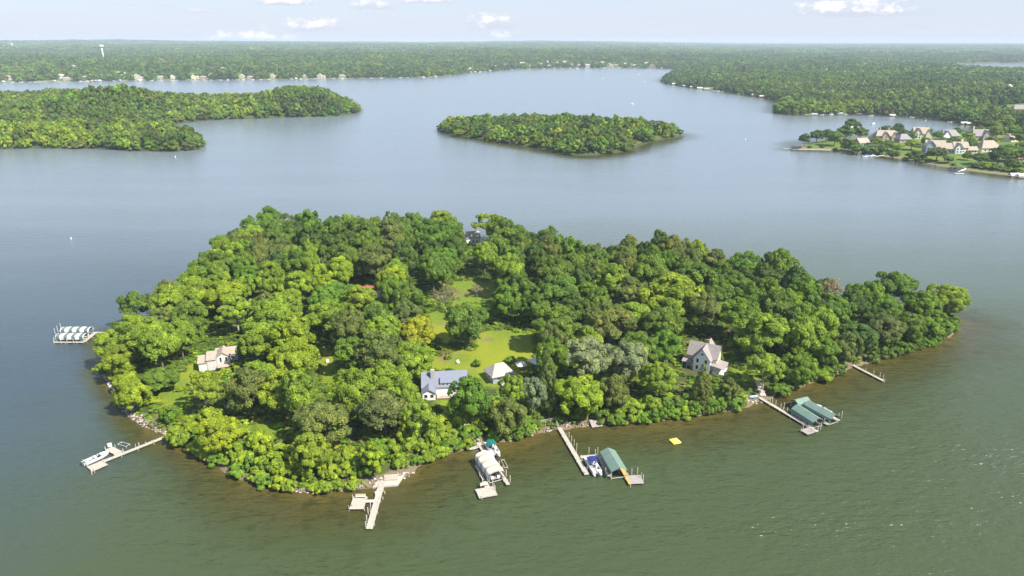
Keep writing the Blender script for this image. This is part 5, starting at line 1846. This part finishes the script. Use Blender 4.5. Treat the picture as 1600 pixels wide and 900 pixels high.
# --- west slips with two striped covers
dock('L-shaped dock around the two striped boat covers off the west shore',
     [((150, 519.5), (178, 519.5), 1.3, DECKG), ((84, 534.5), (131, 534.5), 1.0, DECK), ((131, 534.0), (150.5, 518.5), 1.3, DECK), ((137, 529), (126, 529), .8, DECK), ((90, 526), (141, 526), .8, DECK)],
     [(85, 534, 1.7), (95.5, 535, 1.5), (105, 535, 1.5), (115, 535, 1.5), (127, 534, 1.6), (86, 520, 1.9), (90, 516, 1.9), (95, 512, 1.9)])
SGW = striped('green_white_stripes', (0.13, 0.17, 0.145), (0.74, 0.75, 0.73), 2.86, 0, .47, .7, phase=.76)
STW = striped('tan_white_stripes', (0.50, 0.37, 0.24), (0.80, 0.77, 0.71), 2.75, 0, .36, .7, phase=.42)
GRN = mat('green_canvas', (0.150, 0.222, 0.180), .55, .35, .05, .5)
GC = 'striped boat covers off the west shore'
cover((89.5, 521.5), (133.5, 521.5), 3.3, 2.35, 3.2, .75, 'arch', SGW, 'green and white striped boat cover, front one of the pair off the west shore', GC)
cover((97, 511.5), (141.5, 511.5), 3.3, 2.35, 3.2, .5, 'arch', SGW, 'green and white striped boat cover, rear one of the pair off the west shore', GC)
p = P(112, 532, .5)
runabout('white boat stored under the front striped cover off the west shore', p.x, p.y + 1.6, math.pi, 6.0, lift=.5)

# --- south-west dock with the white boat
dock('long narrow dock running from the west rock bank to a white motor boat',
     [((265, 679.5), (138, 730), 1.15, DECK), ((140, 733), (164, 722.5), 3.2, DECK), ((190, 710), (170, 700.5), 2.0, DECK)],
     [(193, 708, 1.3), (179, 713, 1.3), (165, 703, 1.0), (168, 697, .8), (143, 738, .6), (136, 727, 1.0), (228, 694, .7), (217, 695, .7)])
p, q = P(135, 722, .6), P(164, 709, .6)
runabout('white motor boat with open cockpit moored at the end of the long narrow dock', (p.x + q.x) / 2, (p.y + q.y) / 2, math.atan2(q.y - p.y, q.x - p.x), 6.6, W_=2.4)
p = P(172, 697.5, DZ)
r = empty('storage_box', (p.x, p.y, DZ), .3, 'white round-lidded box at the end of the small side deck near the white boat', 'box')
MB().box((0, 0, .35), (.9, .7, .7)).build('body', TRIM, r)
MB().tube((-.42, 0, .7), (.42, 0, .7), .34, n=10).build('lid', WHITE, r, smooth=True)


def lift_frame(px0, px1, w, label, group='empty boat lift frames'):
    a, b = P(*px0, .5), P(*px1, .5)
    rz = math.atan2(b.y - a.y, b.x - a.x)
    L = (b - a).length
    r = empty('boat_lift', (a.x, a.y, 0), rz, label, 'boat lift', group)
    for s in (0, 1):
        MB().tube((0, s * w, .5), (L, s * w, .5), .06, n=5).build('rail', FRAME, r)
        MB().tube((s * L, 0, .5), (s * L, w, .5), .06, n=5).build('cross_beam', FRAME, r)
        for t in (0, 1): MB().tube((t * L, s * w, -1.2), (t * L, s * w, .6), .05, n=5).build('post', FRAME, r)


lift_frame((184, 694), (197, 697.5), 1.2, 'thin empty lift frame in the water by the long narrow dock')
lift_frame((793.5, 730), (787.5, 718), .8, 'thin pale empty lift frame in the water east of the green-topped pontoon boat')

# --- forked dock at the patio
dock('forked dock with a square bench platform running out from the sandy patio',
     [((598.5, 748), (577, 826), 1.55, DECK), ((594, 782), (569, 783), .95, POST), ((563, 776), (557, 795.5), 3.4, DECK), ((589, 767.5), (589.5, 776), .9, POST)],
     [(575, 800, 1.3), (573, 812, 1.3), (571.5, 822, 1.3), (579, 791, 1.2), (551, 791, 1.0), (601, 768, .1), (598, 777, .1)])
bench((555.5, 778), (571.5, 778), 'wooden bench at the inner edge of the square platform of the forked dock')

# --- tan striped cover dock
dock('dock beside the tan striped boat cover with a square bench platform at its end',
     [((747, 691), (777, 733), 1.35, DECK), ((757, 752), (762, 762), 1.3, DECK), ((757, 762), (763, 776), 4.6, DECK), ((780, 735), (794, 757), .95, DECK), ((744, 727), (756, 750), .7, DECK)],
     [(754, 757, 1.2), (770, 758, 1.1), (773.5, 765, 1.1), (797, 750, 1.3), (791, 741, 1.3), (785.5, 735, 1.3), (780, 727, 1.3), (753, 777, .4)])
cover((754, 705), (777, 736.5), 4.3, 2.2, 3.35, 1.0, 'arch', STW, 'tan and white striped arched cover over a pontoon boat lift', None)
p, q = P(757, 722, .8), P(775, 750, .8)
pontoon('white pontoon boat parked under the tan and white striped cover', (p.x + q.x) / 2 + .2, (p.y + q.y) / 2, math.atan2(p.y - q.y, p.x - q.x) + math.pi, None, L=7.2)
p, q = P(762, 691, 1.0), P(776, 711, 1.0)
pontoon('pontoon boat with a teal top moored close to the bank behind the striped cover', (p.x + q.x) / 2, (p.y + q.y) / 2, math.atan2(p.y - q.y, p.x - q.x), TEAL, 1.4, L=6.4)
bench((750.5, 761), (762, 758.5), 'wooden bench on the square platform beyond the tan striped cover')

# --- middle dock with navy-topped pontoon and the green gable cover
dock('long dock leading to the navy-topped pontoon boat and the single green cover',
     [((874, 668), (917, 741), 1.25, DECK), ((907, 714), (936, 711.5), 1.15, DECK), ((936, 713), (952, 744), 1.0, DECKG)],
     [(889, 681, 1.2), (893, 687, 1.2), (897, 693, 1.2), (901, 698, 1.1), (920, 706, 1.4), (930, 708, 1.2), (914, 739, .4), (946, 739, 1.5), (954, 741, 1.5), (934, 706, 1.4)])
dock('new yellow-boarded dock with a grey square platform beyond the green cover',
     [((972, 731), (986, 756), 1.2, DECKY), ((991, 742.5), (996, 755.5), 3.3, DECKG)],
     [(987, 739, 1.2), (996, 737, 1.2), (1005, 748, 1.2), (985, 758, .4), (999, 745, .5)])
p, q = P(918, 714, 1.0), P(936, 742, 1.0)
pontoon('white pontoon boat with a navy blue top beside the long middle dock', (p.x + q.x) / 2, (p.y + q.y) / 2, math.atan2(p.y - q.y, p.x - q.x), NAVY, 1.5, L=7.0)
cover((949.5, 699), (968.5, 730.5), 4.2, 2.45, 3.55, .75, 'gable', GRN, 'single green gabled cover beside the navy-topped pontoon boat', 'green gabled boat covers')
p, q = P(949, 710, .7), P(964, 736, .7)
runabout('white boat with its stern showing under the single green cover', (p.x + q.x) / 2, (p.y + q.y) / 2, math.atan2(p.y - q.y, p.x - q.x), 6.2, lift=.5)

# --- east dock with three green covers
dock('post-lined dock running out past the three green boat covers',
     [((1187, 621), (1277, 674), 1.15, DECK), ((1256, 670), (1268, 677), 3.0, DECKG), ((1281, 657), (1294, 663), 1.0, DECK), ((1300, 651), (1311, 657), 1.0, DECK)],
     [(1203, 627, 1.1), (1212, 631, 1.1), (1220, 636, 1.1), (1225, 636, 1.5), (1230, 643, 1.3), (1239, 648, 1.3), (1249, 654, 1.3), (1258, 659, 1.3), (1255, 667, 1.3), (1268, 675, 1.4), (1278, 672, 1.4), (1282, 668, 1.6),
      (1288, 660, 1.4), (1296, 660, 1.2), (1310, 652, 1.4), (1315, 650, 1.6), (1207, 625, 1.0)])
cover((1245, 631.5), (1280, 653.5), 3.9, 2.3, 3.3, 1.3, 'gable', GRN, 'green gabled boat cover alongside the post-lined dock', 'green gabled boat covers')
cover((1263, 625), (1306, 648), 3.6, 2.3, 3.3, .8, 'gable', GRN, 'outermost green gabled boat cover east of the post-lined dock', 'green gabled boat covers')
cover((1242, 624.5), (1262, 619.5), 3.2, 2.2, 3.1, .5, 'gable', GRN, 'short green cover set crosswise at the landward end of the two long ones', 'green gabled boat covers')
p, q = P(1250, 642, .6), P(1277, 658, .6)
runabout('white boat under the green cover alongside the post-lined dock', (p.x + q.x) / 2, (p.y + q.y) / 2, math.atan2(p.y - q.y, p.x - q.x), 5.8, lift=.5)
p, q = P(1272, 634, .6), P(1300, 650, .6)
runabout('small boat under the outermost green cover', (p.x + q.x) / 2, (p.y + q.y) / 2, math.atan2(p.y - q.y, p.x - q.x), 5.6, lift=.5)

dock('plain straight dock standing alone off the eastern wood', [((1333, 570.5), (1381, 595), 1.0, DECK)], [(1365, 583, .9), (1375, 586, 1.0), (1380, 591, 1.2), (1382, 595, .5)])

# --- raft, small boats on the bank, landing things
p = P(1055, 689, .3)
r = empty('swim_raft', (p.x, p.y, 0), .35, 'square yellow swim raft floating alone off the island', 'raft')
MB().box((0, 0, .22), (2.5, 2.5, .34)).build('float', mat('yellow_vinyl', (.80, .66, .03), .5, .4, .04, 1), r, bevel=.08)
MB().box((0, 0, .405), (1.9, 1.9, .03)).build('pad', mat('pale_yellow_vinyl', (.82, .74, .16), .6, .3, .04, 1), r)
p = P(931, 662, .5)
r = empty('landing_ramp', (p.x, p.y, 0), .25, 'small grey wooden ramp lying on the stones east of the long middle dock', 'ramp')
MB().add([(-1.6, -1.3, .18), (1.6, -1.3, .18), (1.6, 1.3, 1.1), (-1.6, 1.3, 1.1), (-1.6, -1.3, .3), (1.6, -1.3, .3), (1.6, 1.3, 1.22), (-1.6, 1.3, 1.22)],
         [(3, 2, 1, 0), (4, 5, 6, 7), (0, 1, 5, 4), (1, 2, 6, 5), (2, 3, 7, 6), (3, 0, 4, 7)]).build('boards', DECKG, r)
for s in (-1, 1): MB().bar((s * 1.2, -1.2, .16), (s * 1.2, 1.2, 1.05), .1, .5).build('beam', BARK, r)


def rowboat(px, py, rz, m, label, L=3.4, W_=1.1, z=.1, flip=False):
    p = P(px, py, z + .2)
    r = empty('rowing_boat', (p.x, p.y, z), rz, label, 'boat', 'small boats on the bank')
    st = [(-.5, .1), (-.42, .6), (-.2, .95), (0.1, 1.0), (.35, .72), (.5, .06)]
    vs, fs = [], []
    for t, w in st:
        x_, hw = t * L, W_ / 2 * w
        vs += [(x_, -hw, .45), (x_, -hw * .75, .1), (x_, 0, 0), (x_, hw * .75, .1), (x_, hw, .45), (x_, hw * .9, .44), (x_, 0, .12), (x_, -hw * .9, .44)]
    for k in range(5):
        for j in range(8): fs.append((k * 8 + j, k * 8 + (j + 1) % 8, (k + 1) * 8 + (j + 1) % 8, (k + 1) * 8 + j))
    MB().add(vs, fs).build('hull', m, r, smooth=True)
    for t in (-.18, .14): MB().box((t * L, 0, .36), (.22, W_ * .8, .04)).build('thwart', POST, r)


rowboat(743, 699.5, .55, ALU, 'grey rowing boat pulled up on the bank west of the striped cover dock', 3.8)
p = GI(1178, 620)
rowboat(1178, 620, .3, mat('pale_blue_plastic', (.25, .48, .62), .5, .4, .05, 1), 'pale blue small boat lying on the rocky landing at the post-lined dock', 3.0, z=max(p.z, .4) + .1)

# railing at the head of the middle dock
r = at_island(858, 661, 0, 'railing', 'white railing on the bank at the head of the long middle dock', 'railing')
c0 = r.location.copy()
pts = [P(845, 657, 2.6), P(868, 653, 2.6), P(873, 665, 1.9)]
pl = [q_ - c0 for q_ in pts]
for a, b_ in zip(pl[:-1], pl[1:]):
    MB().tube(a, b_, .05, n=5).build('rail', POST, r)
    MB().tube(a - Vector((0, 0, .5)), b_ - Vector((0, 0, .5)), .04, n=5).build('rail', POST, r)
    for t in (0, .33, .66, 1):
        s = a.lerp(b_, t)
        MB().tube(s - Vector((0, 0, 1.8)), s, .05, n=5).build('post', POST, r)
# garden stair from the grey house to the dock
r = at_island(738, 668, 0, 'garden_stair', 'narrow stair climbing the bank from the striped cover dock to the grey-roofed house', 'stair')
c0 = r.location.copy()
a, b_ = GI(745, 690), GI(712, 648)
for i in range(16):
    t = i / 15
    q_ = a.lerp(b_, t)
    q_.z = hi(q_.x, q_.y) + .28
    MB().box(q_ - c0, (1.6, .55, .35), math.atan2(b_.y - a.y, b_.x - a.x) + H2).build('tread', CONC, r)
r = at_island(1192, 611, 0, 'garden_stair', 'rough wooden stair above the rocky landing of the post-lined dock', 'stair')
c0 = r.location.copy()
a, b_ = GI(1192, 619), GI(1184, 598)
for i in range(9):
    t = i / 8
    q_ = a.lerp(b_, t)
    q_.z = hi(q_.x, q_.y) + .3
    MB().box(q_ - c0, (1.7, .6, .3), math.atan2(b_.y - a.y, b_.x - a.x) + H2).build('tread', POST, r)

# ---- stones along the banks: nobody would count them
def rocks():
    rs = np.random.RandomState(3)
    V, Q, A = [], [], []
    base_ = np.array([(x, y, z) for x in (-1, 1) for y in (-1, 1) for z in (-1, 1)], float)
    faces = np.array([(0, 1, 3, 2), (4, 6, 7, 5), (0, 4, 5, 1), (2, 3, 7, 6), (0, 2, 6, 4), (1, 5, 7, 3)])
    pts = XY(near_px)
    zones = []
    for k in range(len(pts) - 1):
        a, b = np.array(pts[k]), np.array(pts[k + 1])
        L = np.linalg.norm(b - a)
        px = near_px[k + 1][0]
        py = near_px[k + 1][1]
        dens, wid = 1.0, 1.2
        if px <= 262: dens, wid = 11, 2.4
        if 430 < px < 645: dens, wid = 10, 2.0
        if 820 < px < 1010: dens, wid = 6, 2.2
        if 1150 < px < 1215: dens, wid = 8, 3.4
        if px > 1400: dens = .6
        n = int(L * dens)
        nn_ = np.array([-(b - a)[1], (b - a)[0]]) / L
        for i in range(n):
            q = a + (b - a) * rs.rand() + nn_ * (rs.uniform(-.5, wid))
            V.append((q[0], q[1])); A.append(rs.uniform(.08, .30) * (1.0 if px > 262 else 1.15))
    V = np.array(V)
    z = np.maximum(h_island(V[:, 0], V[:, 1]), -.15)
    n = len(V)
    co = np.zeros((n, 8, 3))
    for i in range(n):
        b = base_ * rs.uniform(.6, 1.2, (8, 3)) * A[i] * np.array([1, .85, .7])
        an = rs.rand() * 6.28
        c, s = math.cos(an), math.sin(an)
        R_ = np.array([[c, -s, 0], [s, c, 0], [0, 0, 1]])
        co[i] = b @ R_.T + np.array([V[i, 0], V[i, 1], z[i] + A[i] * .35])
    q = (faces[None] + (np.arange(n) * 8)[:, None, None]).reshape(-1, 4)
    me = quads_to_mesh('shore_stones', co.reshape(-1, 3), q)
    m = bpy.data.materials.new('shore_stone')
    m.use_nodes = True
    N = NT(m.node_tree)
    v = N.n('ShaderNodeAttribute', attribute_name='var').outputs['Fac']
    c = N.ramp(v, [(0, (.14, .11, .09)), (.4, (.30, .24, .20)), (.75, (.42, .35, .30)), (1, (.60, .56, .51))])
    b = N.n('ShaderNodeBsdfPrincipled', i_Base_Color=c, i_Roughness=.85)
    b.inputs['Specular IOR Level'].default_value = .2
    N.n('ShaderNodeOutputMaterial', i_Surface=b.outputs[0])
    me.materials.append(m)
    set_attr(me, 'var', np.repeat(rs.rand(n), 6), 'FACE')
    o = bpy.data.objects.new('shore_stones', me)
    C.objects.link(o)
    o['kind'] = 'stuff'


rocks()

# ---- undergrowth: low leafy growth under the trees and on the banks
def undergrowth():
    rs = np.random.RandomState(9)
    n = 24000
    X = rs.uniform(min(p[0] for p in ISLAND), max(p[0] for p in ISLAND), n)
    Y = rs.uniform(min(p[1] for p in ISLAND), max(p[1] for p in ISLAND), n)
    s = signed(ISLAND, X, Y)
    ls = np.max([signed(p, X, Y) for p in LAWN_W], axis=0)
    west = (X < -95) & (Y < 235)
    k = (s > 1.2) & (ls < .8)
    for b in BUILD: k &= (X - b.x) ** 2 + (Y - b.y) ** 2 > 64
    pat = GI(603, 752); k &= (X - pat.x) ** 2 + (Y - pat.y) ** 2 > 36
    lnd = GI(1185, 618); k &= (X - lnd.x) ** 2 + (Y - lnd.y) ** 2 > 25
    X, Y, s = X[k], Y[k], s[k]
    Z = h_island(X, Y) - .1
    R = rs.uniform(.6, 1.9, len(X))
    scl = np.stack([R / 6.5, R / 6.5, R / 6.5 * rs.uniform(.4, .8, len(X)) * .6], 1)
    t = tints(len(X), rs, [('mid', .2), ('green', .28), ('bright', .27), ('olive', .15), ('lime', .10)], X, Y, 25)
    scatter('undergrowth', np.stack([X, Y, Z], 1), scl, rs.uniform(0, 6.28, len(X)), t, rs.randint(0, 5, len(X)), FARC)
    print('UNDER', len(X))


undergrowth()


# ------------------------------------------------------------------ things on the far water and shores
def far_dock_boats():
    protos = {}
    r = pontoon(None, 0, 0, 0, None, L=7); r.name = 'moored_boat'; protos['plain'] = (snapshot(r), r)
    r = pontoon(None, 0, 0, 0, WHITE, L=7); r.name = 'moored_boat'; protos['white'] = (snapshot(r), r)
    r = pontoon(None, 0, 0, 0, BLUEC, L=7); r.name = 'moored_boat'; protos['blue'] = (snapshot(r), r)
    r = runabout(None, 0, 0, 0, 7.0, name='moored_boat'); protos['run'] = (snapshot(r), r)
    # a simple canopied slip
    def slip(m):
        r = bpy.data.objects.new('covered_slip', None); C.objects.link(r)
        v = [(-4.5, -2, 2.3), (4.5, -2, 2.3), (4.5, 0, 3.3), (-4.5, 0, 3.3), (-4.5, 2, 2.3), (4.5, 2, 2.3), (-4.5, -2.05, 1.5), (4.5, -2.05, 1.5), (-4.5, 2.05, 1.5), (4.5, 2.05, 1.5)]
        MB().add(v + [(x, y, z - .06) for x, y, z in v], [(0, 1, 2, 3), (3, 2, 5, 4), (6, 7, 1, 0), (4, 5, 9, 8), (13, 12, 11, 10), (14, 15, 12, 13)]).build('fabric', m, r)
        for a in (-4.2, 4.2):
            for b in (-1.9, 1.9): MB().tube((a, b, -1), (a, b, 2.3), .08, n=5).build('post', FRAME, r)
        MB().box((0, -2.7, .5), (9.6, 1.2, .15)).build('deck', DECK, r)
        return r
    for k, m in (('swhite', WHITE), ('stan', mat('tan_canvas', (.55, .45, .32), .7, .2, .05, 1)), ('sblack', mat('black_canvas', (.03, .03, .035), .6, .3, .05, 1)), ('sgrey', mat('pale_green_canvas', (.33, .40, .36), .7, .2, .05, 1))):
        r = slip(m); protos[k] = (snapshot(r), r)
    L = [  # (px, py, kind, rotation, label)
        (988, 163, 'white', math.pi + .1, 'white-topped boat under way alone in the middle of the bay'),
        (941, 122.5, 'run', 0.3, 'tiny dark-hulled boat far out at the head of the bay'),
        (1352, 245, 'blue', .1, 'blue-covered boat at the short dock on the spit shore'),
        (1362, 244, 'blue', .3, 'second blue-covered boat right beside the first on the spit shore'),
        (1361, 181, 'run', 0, 'white boat afloat in the mouth of the inlet'), (1364, 194, 'white', .4, 'white canopy boat in the inlet behind the spit'),
        (1394, 178.5, 'swhite', .2, 'white covered slip below the white house across the inlet'), (1425, 181.5, 'run', 0, 'long white boat along the inlet shore'),
        (1446, 188, 'run', .8, 'white boat moving through the inlet with a small wake'),
        (1484, 191, 'run', 0, 'white boat moored at the inner end of the inlet'), (1506, 194, 'swhite', 0, 'white canopied slip at the inner end of the inlet, west one'), (1514, 194.5, 'swhite', 0, 'white canopied slip at the inner end of the inlet, east one'),
        (1244, 232, 'sblack', .05, 'dark-fronted covered slip on the pier at the tip of the eastern spit'),
        (1489, 266, 'sblack', .5, 'black boat canopy by the white jetty on the spit, west one'), (1497, 267, 'sblack', .5, 'black boat canopy by the white jetty on the spit, east one'),
        (1585, 275, 'swhite', .1, 'white boat canopy at the edge of the view, west one'), (1597, 276, 'swhite', .1, 'white boat canopy at the edge of the view, east one'),
        (1037, 129, 'run', .2, None), (1047, 131, 'run', .2, None), (1053, 132.5, 'swhite', .2, None), (1062, 133.5, 'run', .2, None), (1070, 134.5, 'sgrey', .2, None), (1082, 137, 'stan', 0, None), (1093, 139, 'swhite', 0, None),
        (1104, 140.5, 'sgrey', 0, None), (1115, 142, 'run', 0, None), (1122, 143, 'plain', 0, None), (1130, 142.5, 'run', 0, None), (1156, 145.5, 'run', 0, None), (1179, 147.5, 'stan', 0, None), (1191, 149.5, 'stan', 0, None), (1204, 151, 'run', 0, None),
        (1284, 178.5, 'run', 0, None), (1299, 177.5, 'white', 0, None), (1312, 177, 'sgrey', 0, None), (1320, 177, 'run', 0, None), (1272, 180, 'sgrey', 0, None)]
    for px in (5, 20, 33, 47, 55, 62, 70, 85, 92, 126, 131, 137, 143, 149, 155, 178, 187, 192, 214, 218, 237, 252, 270, 275, 305, 318, 330, 345, 356, 372, 380, 395, 408, 420, 455, 462, 470, 478, 492, 505, 522, 535, 560, 580, 596, 626, 637, 662, 680):
        py = 128.6 - 4.4 * min(1, max(0, (px) / 400)) - max(0, px - 400) * .0125
        L.append((px, py + .4, rnd.choice(['run', 'white', 'run', 'swhite', 'stan', 'plain']), rnd.uniform(-.3, .3), None))
    for px in (735, 742, 750, 757, 765, 780, 800, 812, 826, 838, 850, 866, 878, 890, 902, 915, 931, 944, 957, 968, 980, 992, 1003, 1012, 1022, 1034):
        py = 114 - (px - 735) * .09 if px < 800 else 108.8 - (px - 800) * .012
        L.append((px, py, rnd.choice(['run', 'white', 'swhite', 'stan']), rnd.uniform(-.3, .3), None))
    place_count = {}
    KN = {'plain': 'open pontoon boat', 'white': 'white-topped pontoon boat', 'blue': 'blue-covered boat', 'run': 'white motor boat', 'swhite': 'white covered slip', 'stan': 'tan covered slip', 'sblack': 'black covered slip', 'sgrey': 'pale green covered slip'}
    Ls = sorted(L, key=lambda t: t[0])
    for px, py, k, rot, lab in Ls:
        p = P(px, py, .3)
        for _ in range(12):
            s = float(signed(MAIN, np.array([p.x]), np.array([p.y]))[0])
            if s < -3.5: break
            q = Vector((p.x, p.y, 0)).normalized()
            p = p - q * 4
        o = stamp(protos[k][0])
        o.location = (p.x, p.y, .1)
        o.rotation_euler = (0, 0, rot + (H2 if k.startswith('s') and py < 130 else 0))
        if py < 155: o.scale = (1.35,) * 3
        if lab is None:
            wh = 'along the western far shore' if px < 400 else 'on the far shore beyond the western peninsula' if px < 720 else 'at the head of the bay' if px < 1033 and py < 120 else 'along the shore of the eastern mainland'
            key = (k, wh)
            place_count[key] = place_count.get(key, 0) + 1
            lab = '%s %s, %s' % (KN[k], wh, ORD[place_count[key] - 1])
        tag(o, lab, 'boat slip' if k.startswith('s') else 'boat', 'boats and slips along the far shores')
    for sn, r in protos.values():
        for ch in list(r.children_recursive): bpy.data.objects.remove(ch)
        bpy.data.objects.remove(r)


far_dock_boats()
# jetties on the spit
def jetty(a, b, w, label, m=None, z=.6):
    A, B = P(*a, z), P(*b, z)
    rz = math.atan2(B.y - A.y, B.x - A.x)
    r = empty('jetty', (A.x, A.y, 0), rz, label, 'jetty', 'jetties along the eastern spit')
    L = (B - A).length
    MB().bar((0, 0, z), (L, 0, z), w, .2).build('deck', m or POST, r)
    t = 1.0
    while t < L:
        for s in (-1, 1): MB().tube((t, s * w * .45, -1.5), (t, s * w * .45, z - .21), .12, n=5).build('post', POST, r)
        t += 6


jetty((1224, 232.5), (1298, 234.5), 2.6, 'long low stone-coloured pier at the tip of the eastern spit')
jetty((1367, 244.5), (1392, 240.5), 1.8, 'short tan dock by the blue-covered boats')
jetty((1497, 268), (1517, 260.5), 1.8, 'white jetty by the black boat canopies, rising to the bank', TRIM)
jetty((1492, 270.5), (1506, 271), 1.6, 'low white platform at the foot of the white jetty', TRIM)
# the small pale pavilion below the trees
p = P(1353, 236.5, 1.5)
r = empty('pavilion', (p.x, p.y, hm(p.x, p.y)), .1, 'small pale pavilion on the bank near the blue-covered boats', 'pavilion')
MB().add([(-3, -3, 2.4), (3, -3, 2.4), (3, 3, 2.4), (-3, 3, 2.4), (0, 0, 4.2)], [(0, 1, 4), (1, 2, 4), (2, 3, 4), (3, 0, 4), (3, 2, 1, 0)]).build('roof', ROOF_PALE, r)
for a in (-2.5, 2.5):
    for b_ in (-2.5, 2.5): MB().tube((a, b_, -.3), (a, b_, 2.4), .12, n=6).build('post', TRIM, r)
# flag pole next to the tall tree of the spit
p = P(1326, 222, 2)
r = empty('flag_pole', (p.x, p.y, hm(p.x, p.y)), 0, 'tall white pole standing by the tallest feathery tree on the spit', 'pole')
MB().tube((0, 0, -.5), (0, 0, 17), .28, .14, n=8).build('shaft', TRIM, r)
MB().add([(0, 0, 16.6), (2.4, .3, 16.5), (2.5, .3, 15.2), (0, 0, 15.2), (0, .05, 16.6), (2.4, .35, 16.5), (2.5, .35, 15.2), (0, .05, 15.2)], [(0, 1, 2, 3), (7, 6, 5, 4), (0, 4, 5, 1), (2, 6, 7, 3), (1, 5, 6, 2)]).build('flag', TRIM, r)


def buoy(px, py, label, s=1.0):
    p = P(px, py, .4)
    r = empty('buoy', (p.x, p.y, 0), 0, label, 'buoy', 'white marker buoys on the lake')
    MB().tube((0, 0, -.3), (0, 0, .5 * s), .45 * s, .45 * s, n=10).build('float', WHITE, r, smooth=True)
    MB().tube((0, 0, .5 * s), (0, 0, 1.5 * s), .18 * s, .12 * s, n=8).build('marker', WHITE, r, smooth=True)


buoy(1165, 217.5, 'white buoy on the open water east of the small wooded island', 1.3)
buoy(274, 245, 'white buoy off the point of the western peninsula', 1.0)
buoy(111, 372, 'small dark-shadowed buoy on the water north-west of the island', .7)
buoy(998, 116, 'small white buoy near the head of the bay, west one of two', 2.2)
buoy(1007, 128, 'small white buoy near the head of the bay, east one of two', 2.0)
buoy(924, 110.5, 'tiny white buoy farthest up the bay', 2.2)
haze()
# no tree or shrub source may stay in the scene
for o in list(bpy.data.objects):
    if o.type == 'EMPTY' and not o.children and 'label' not in o:
        bpy.data.objects.remove(o)
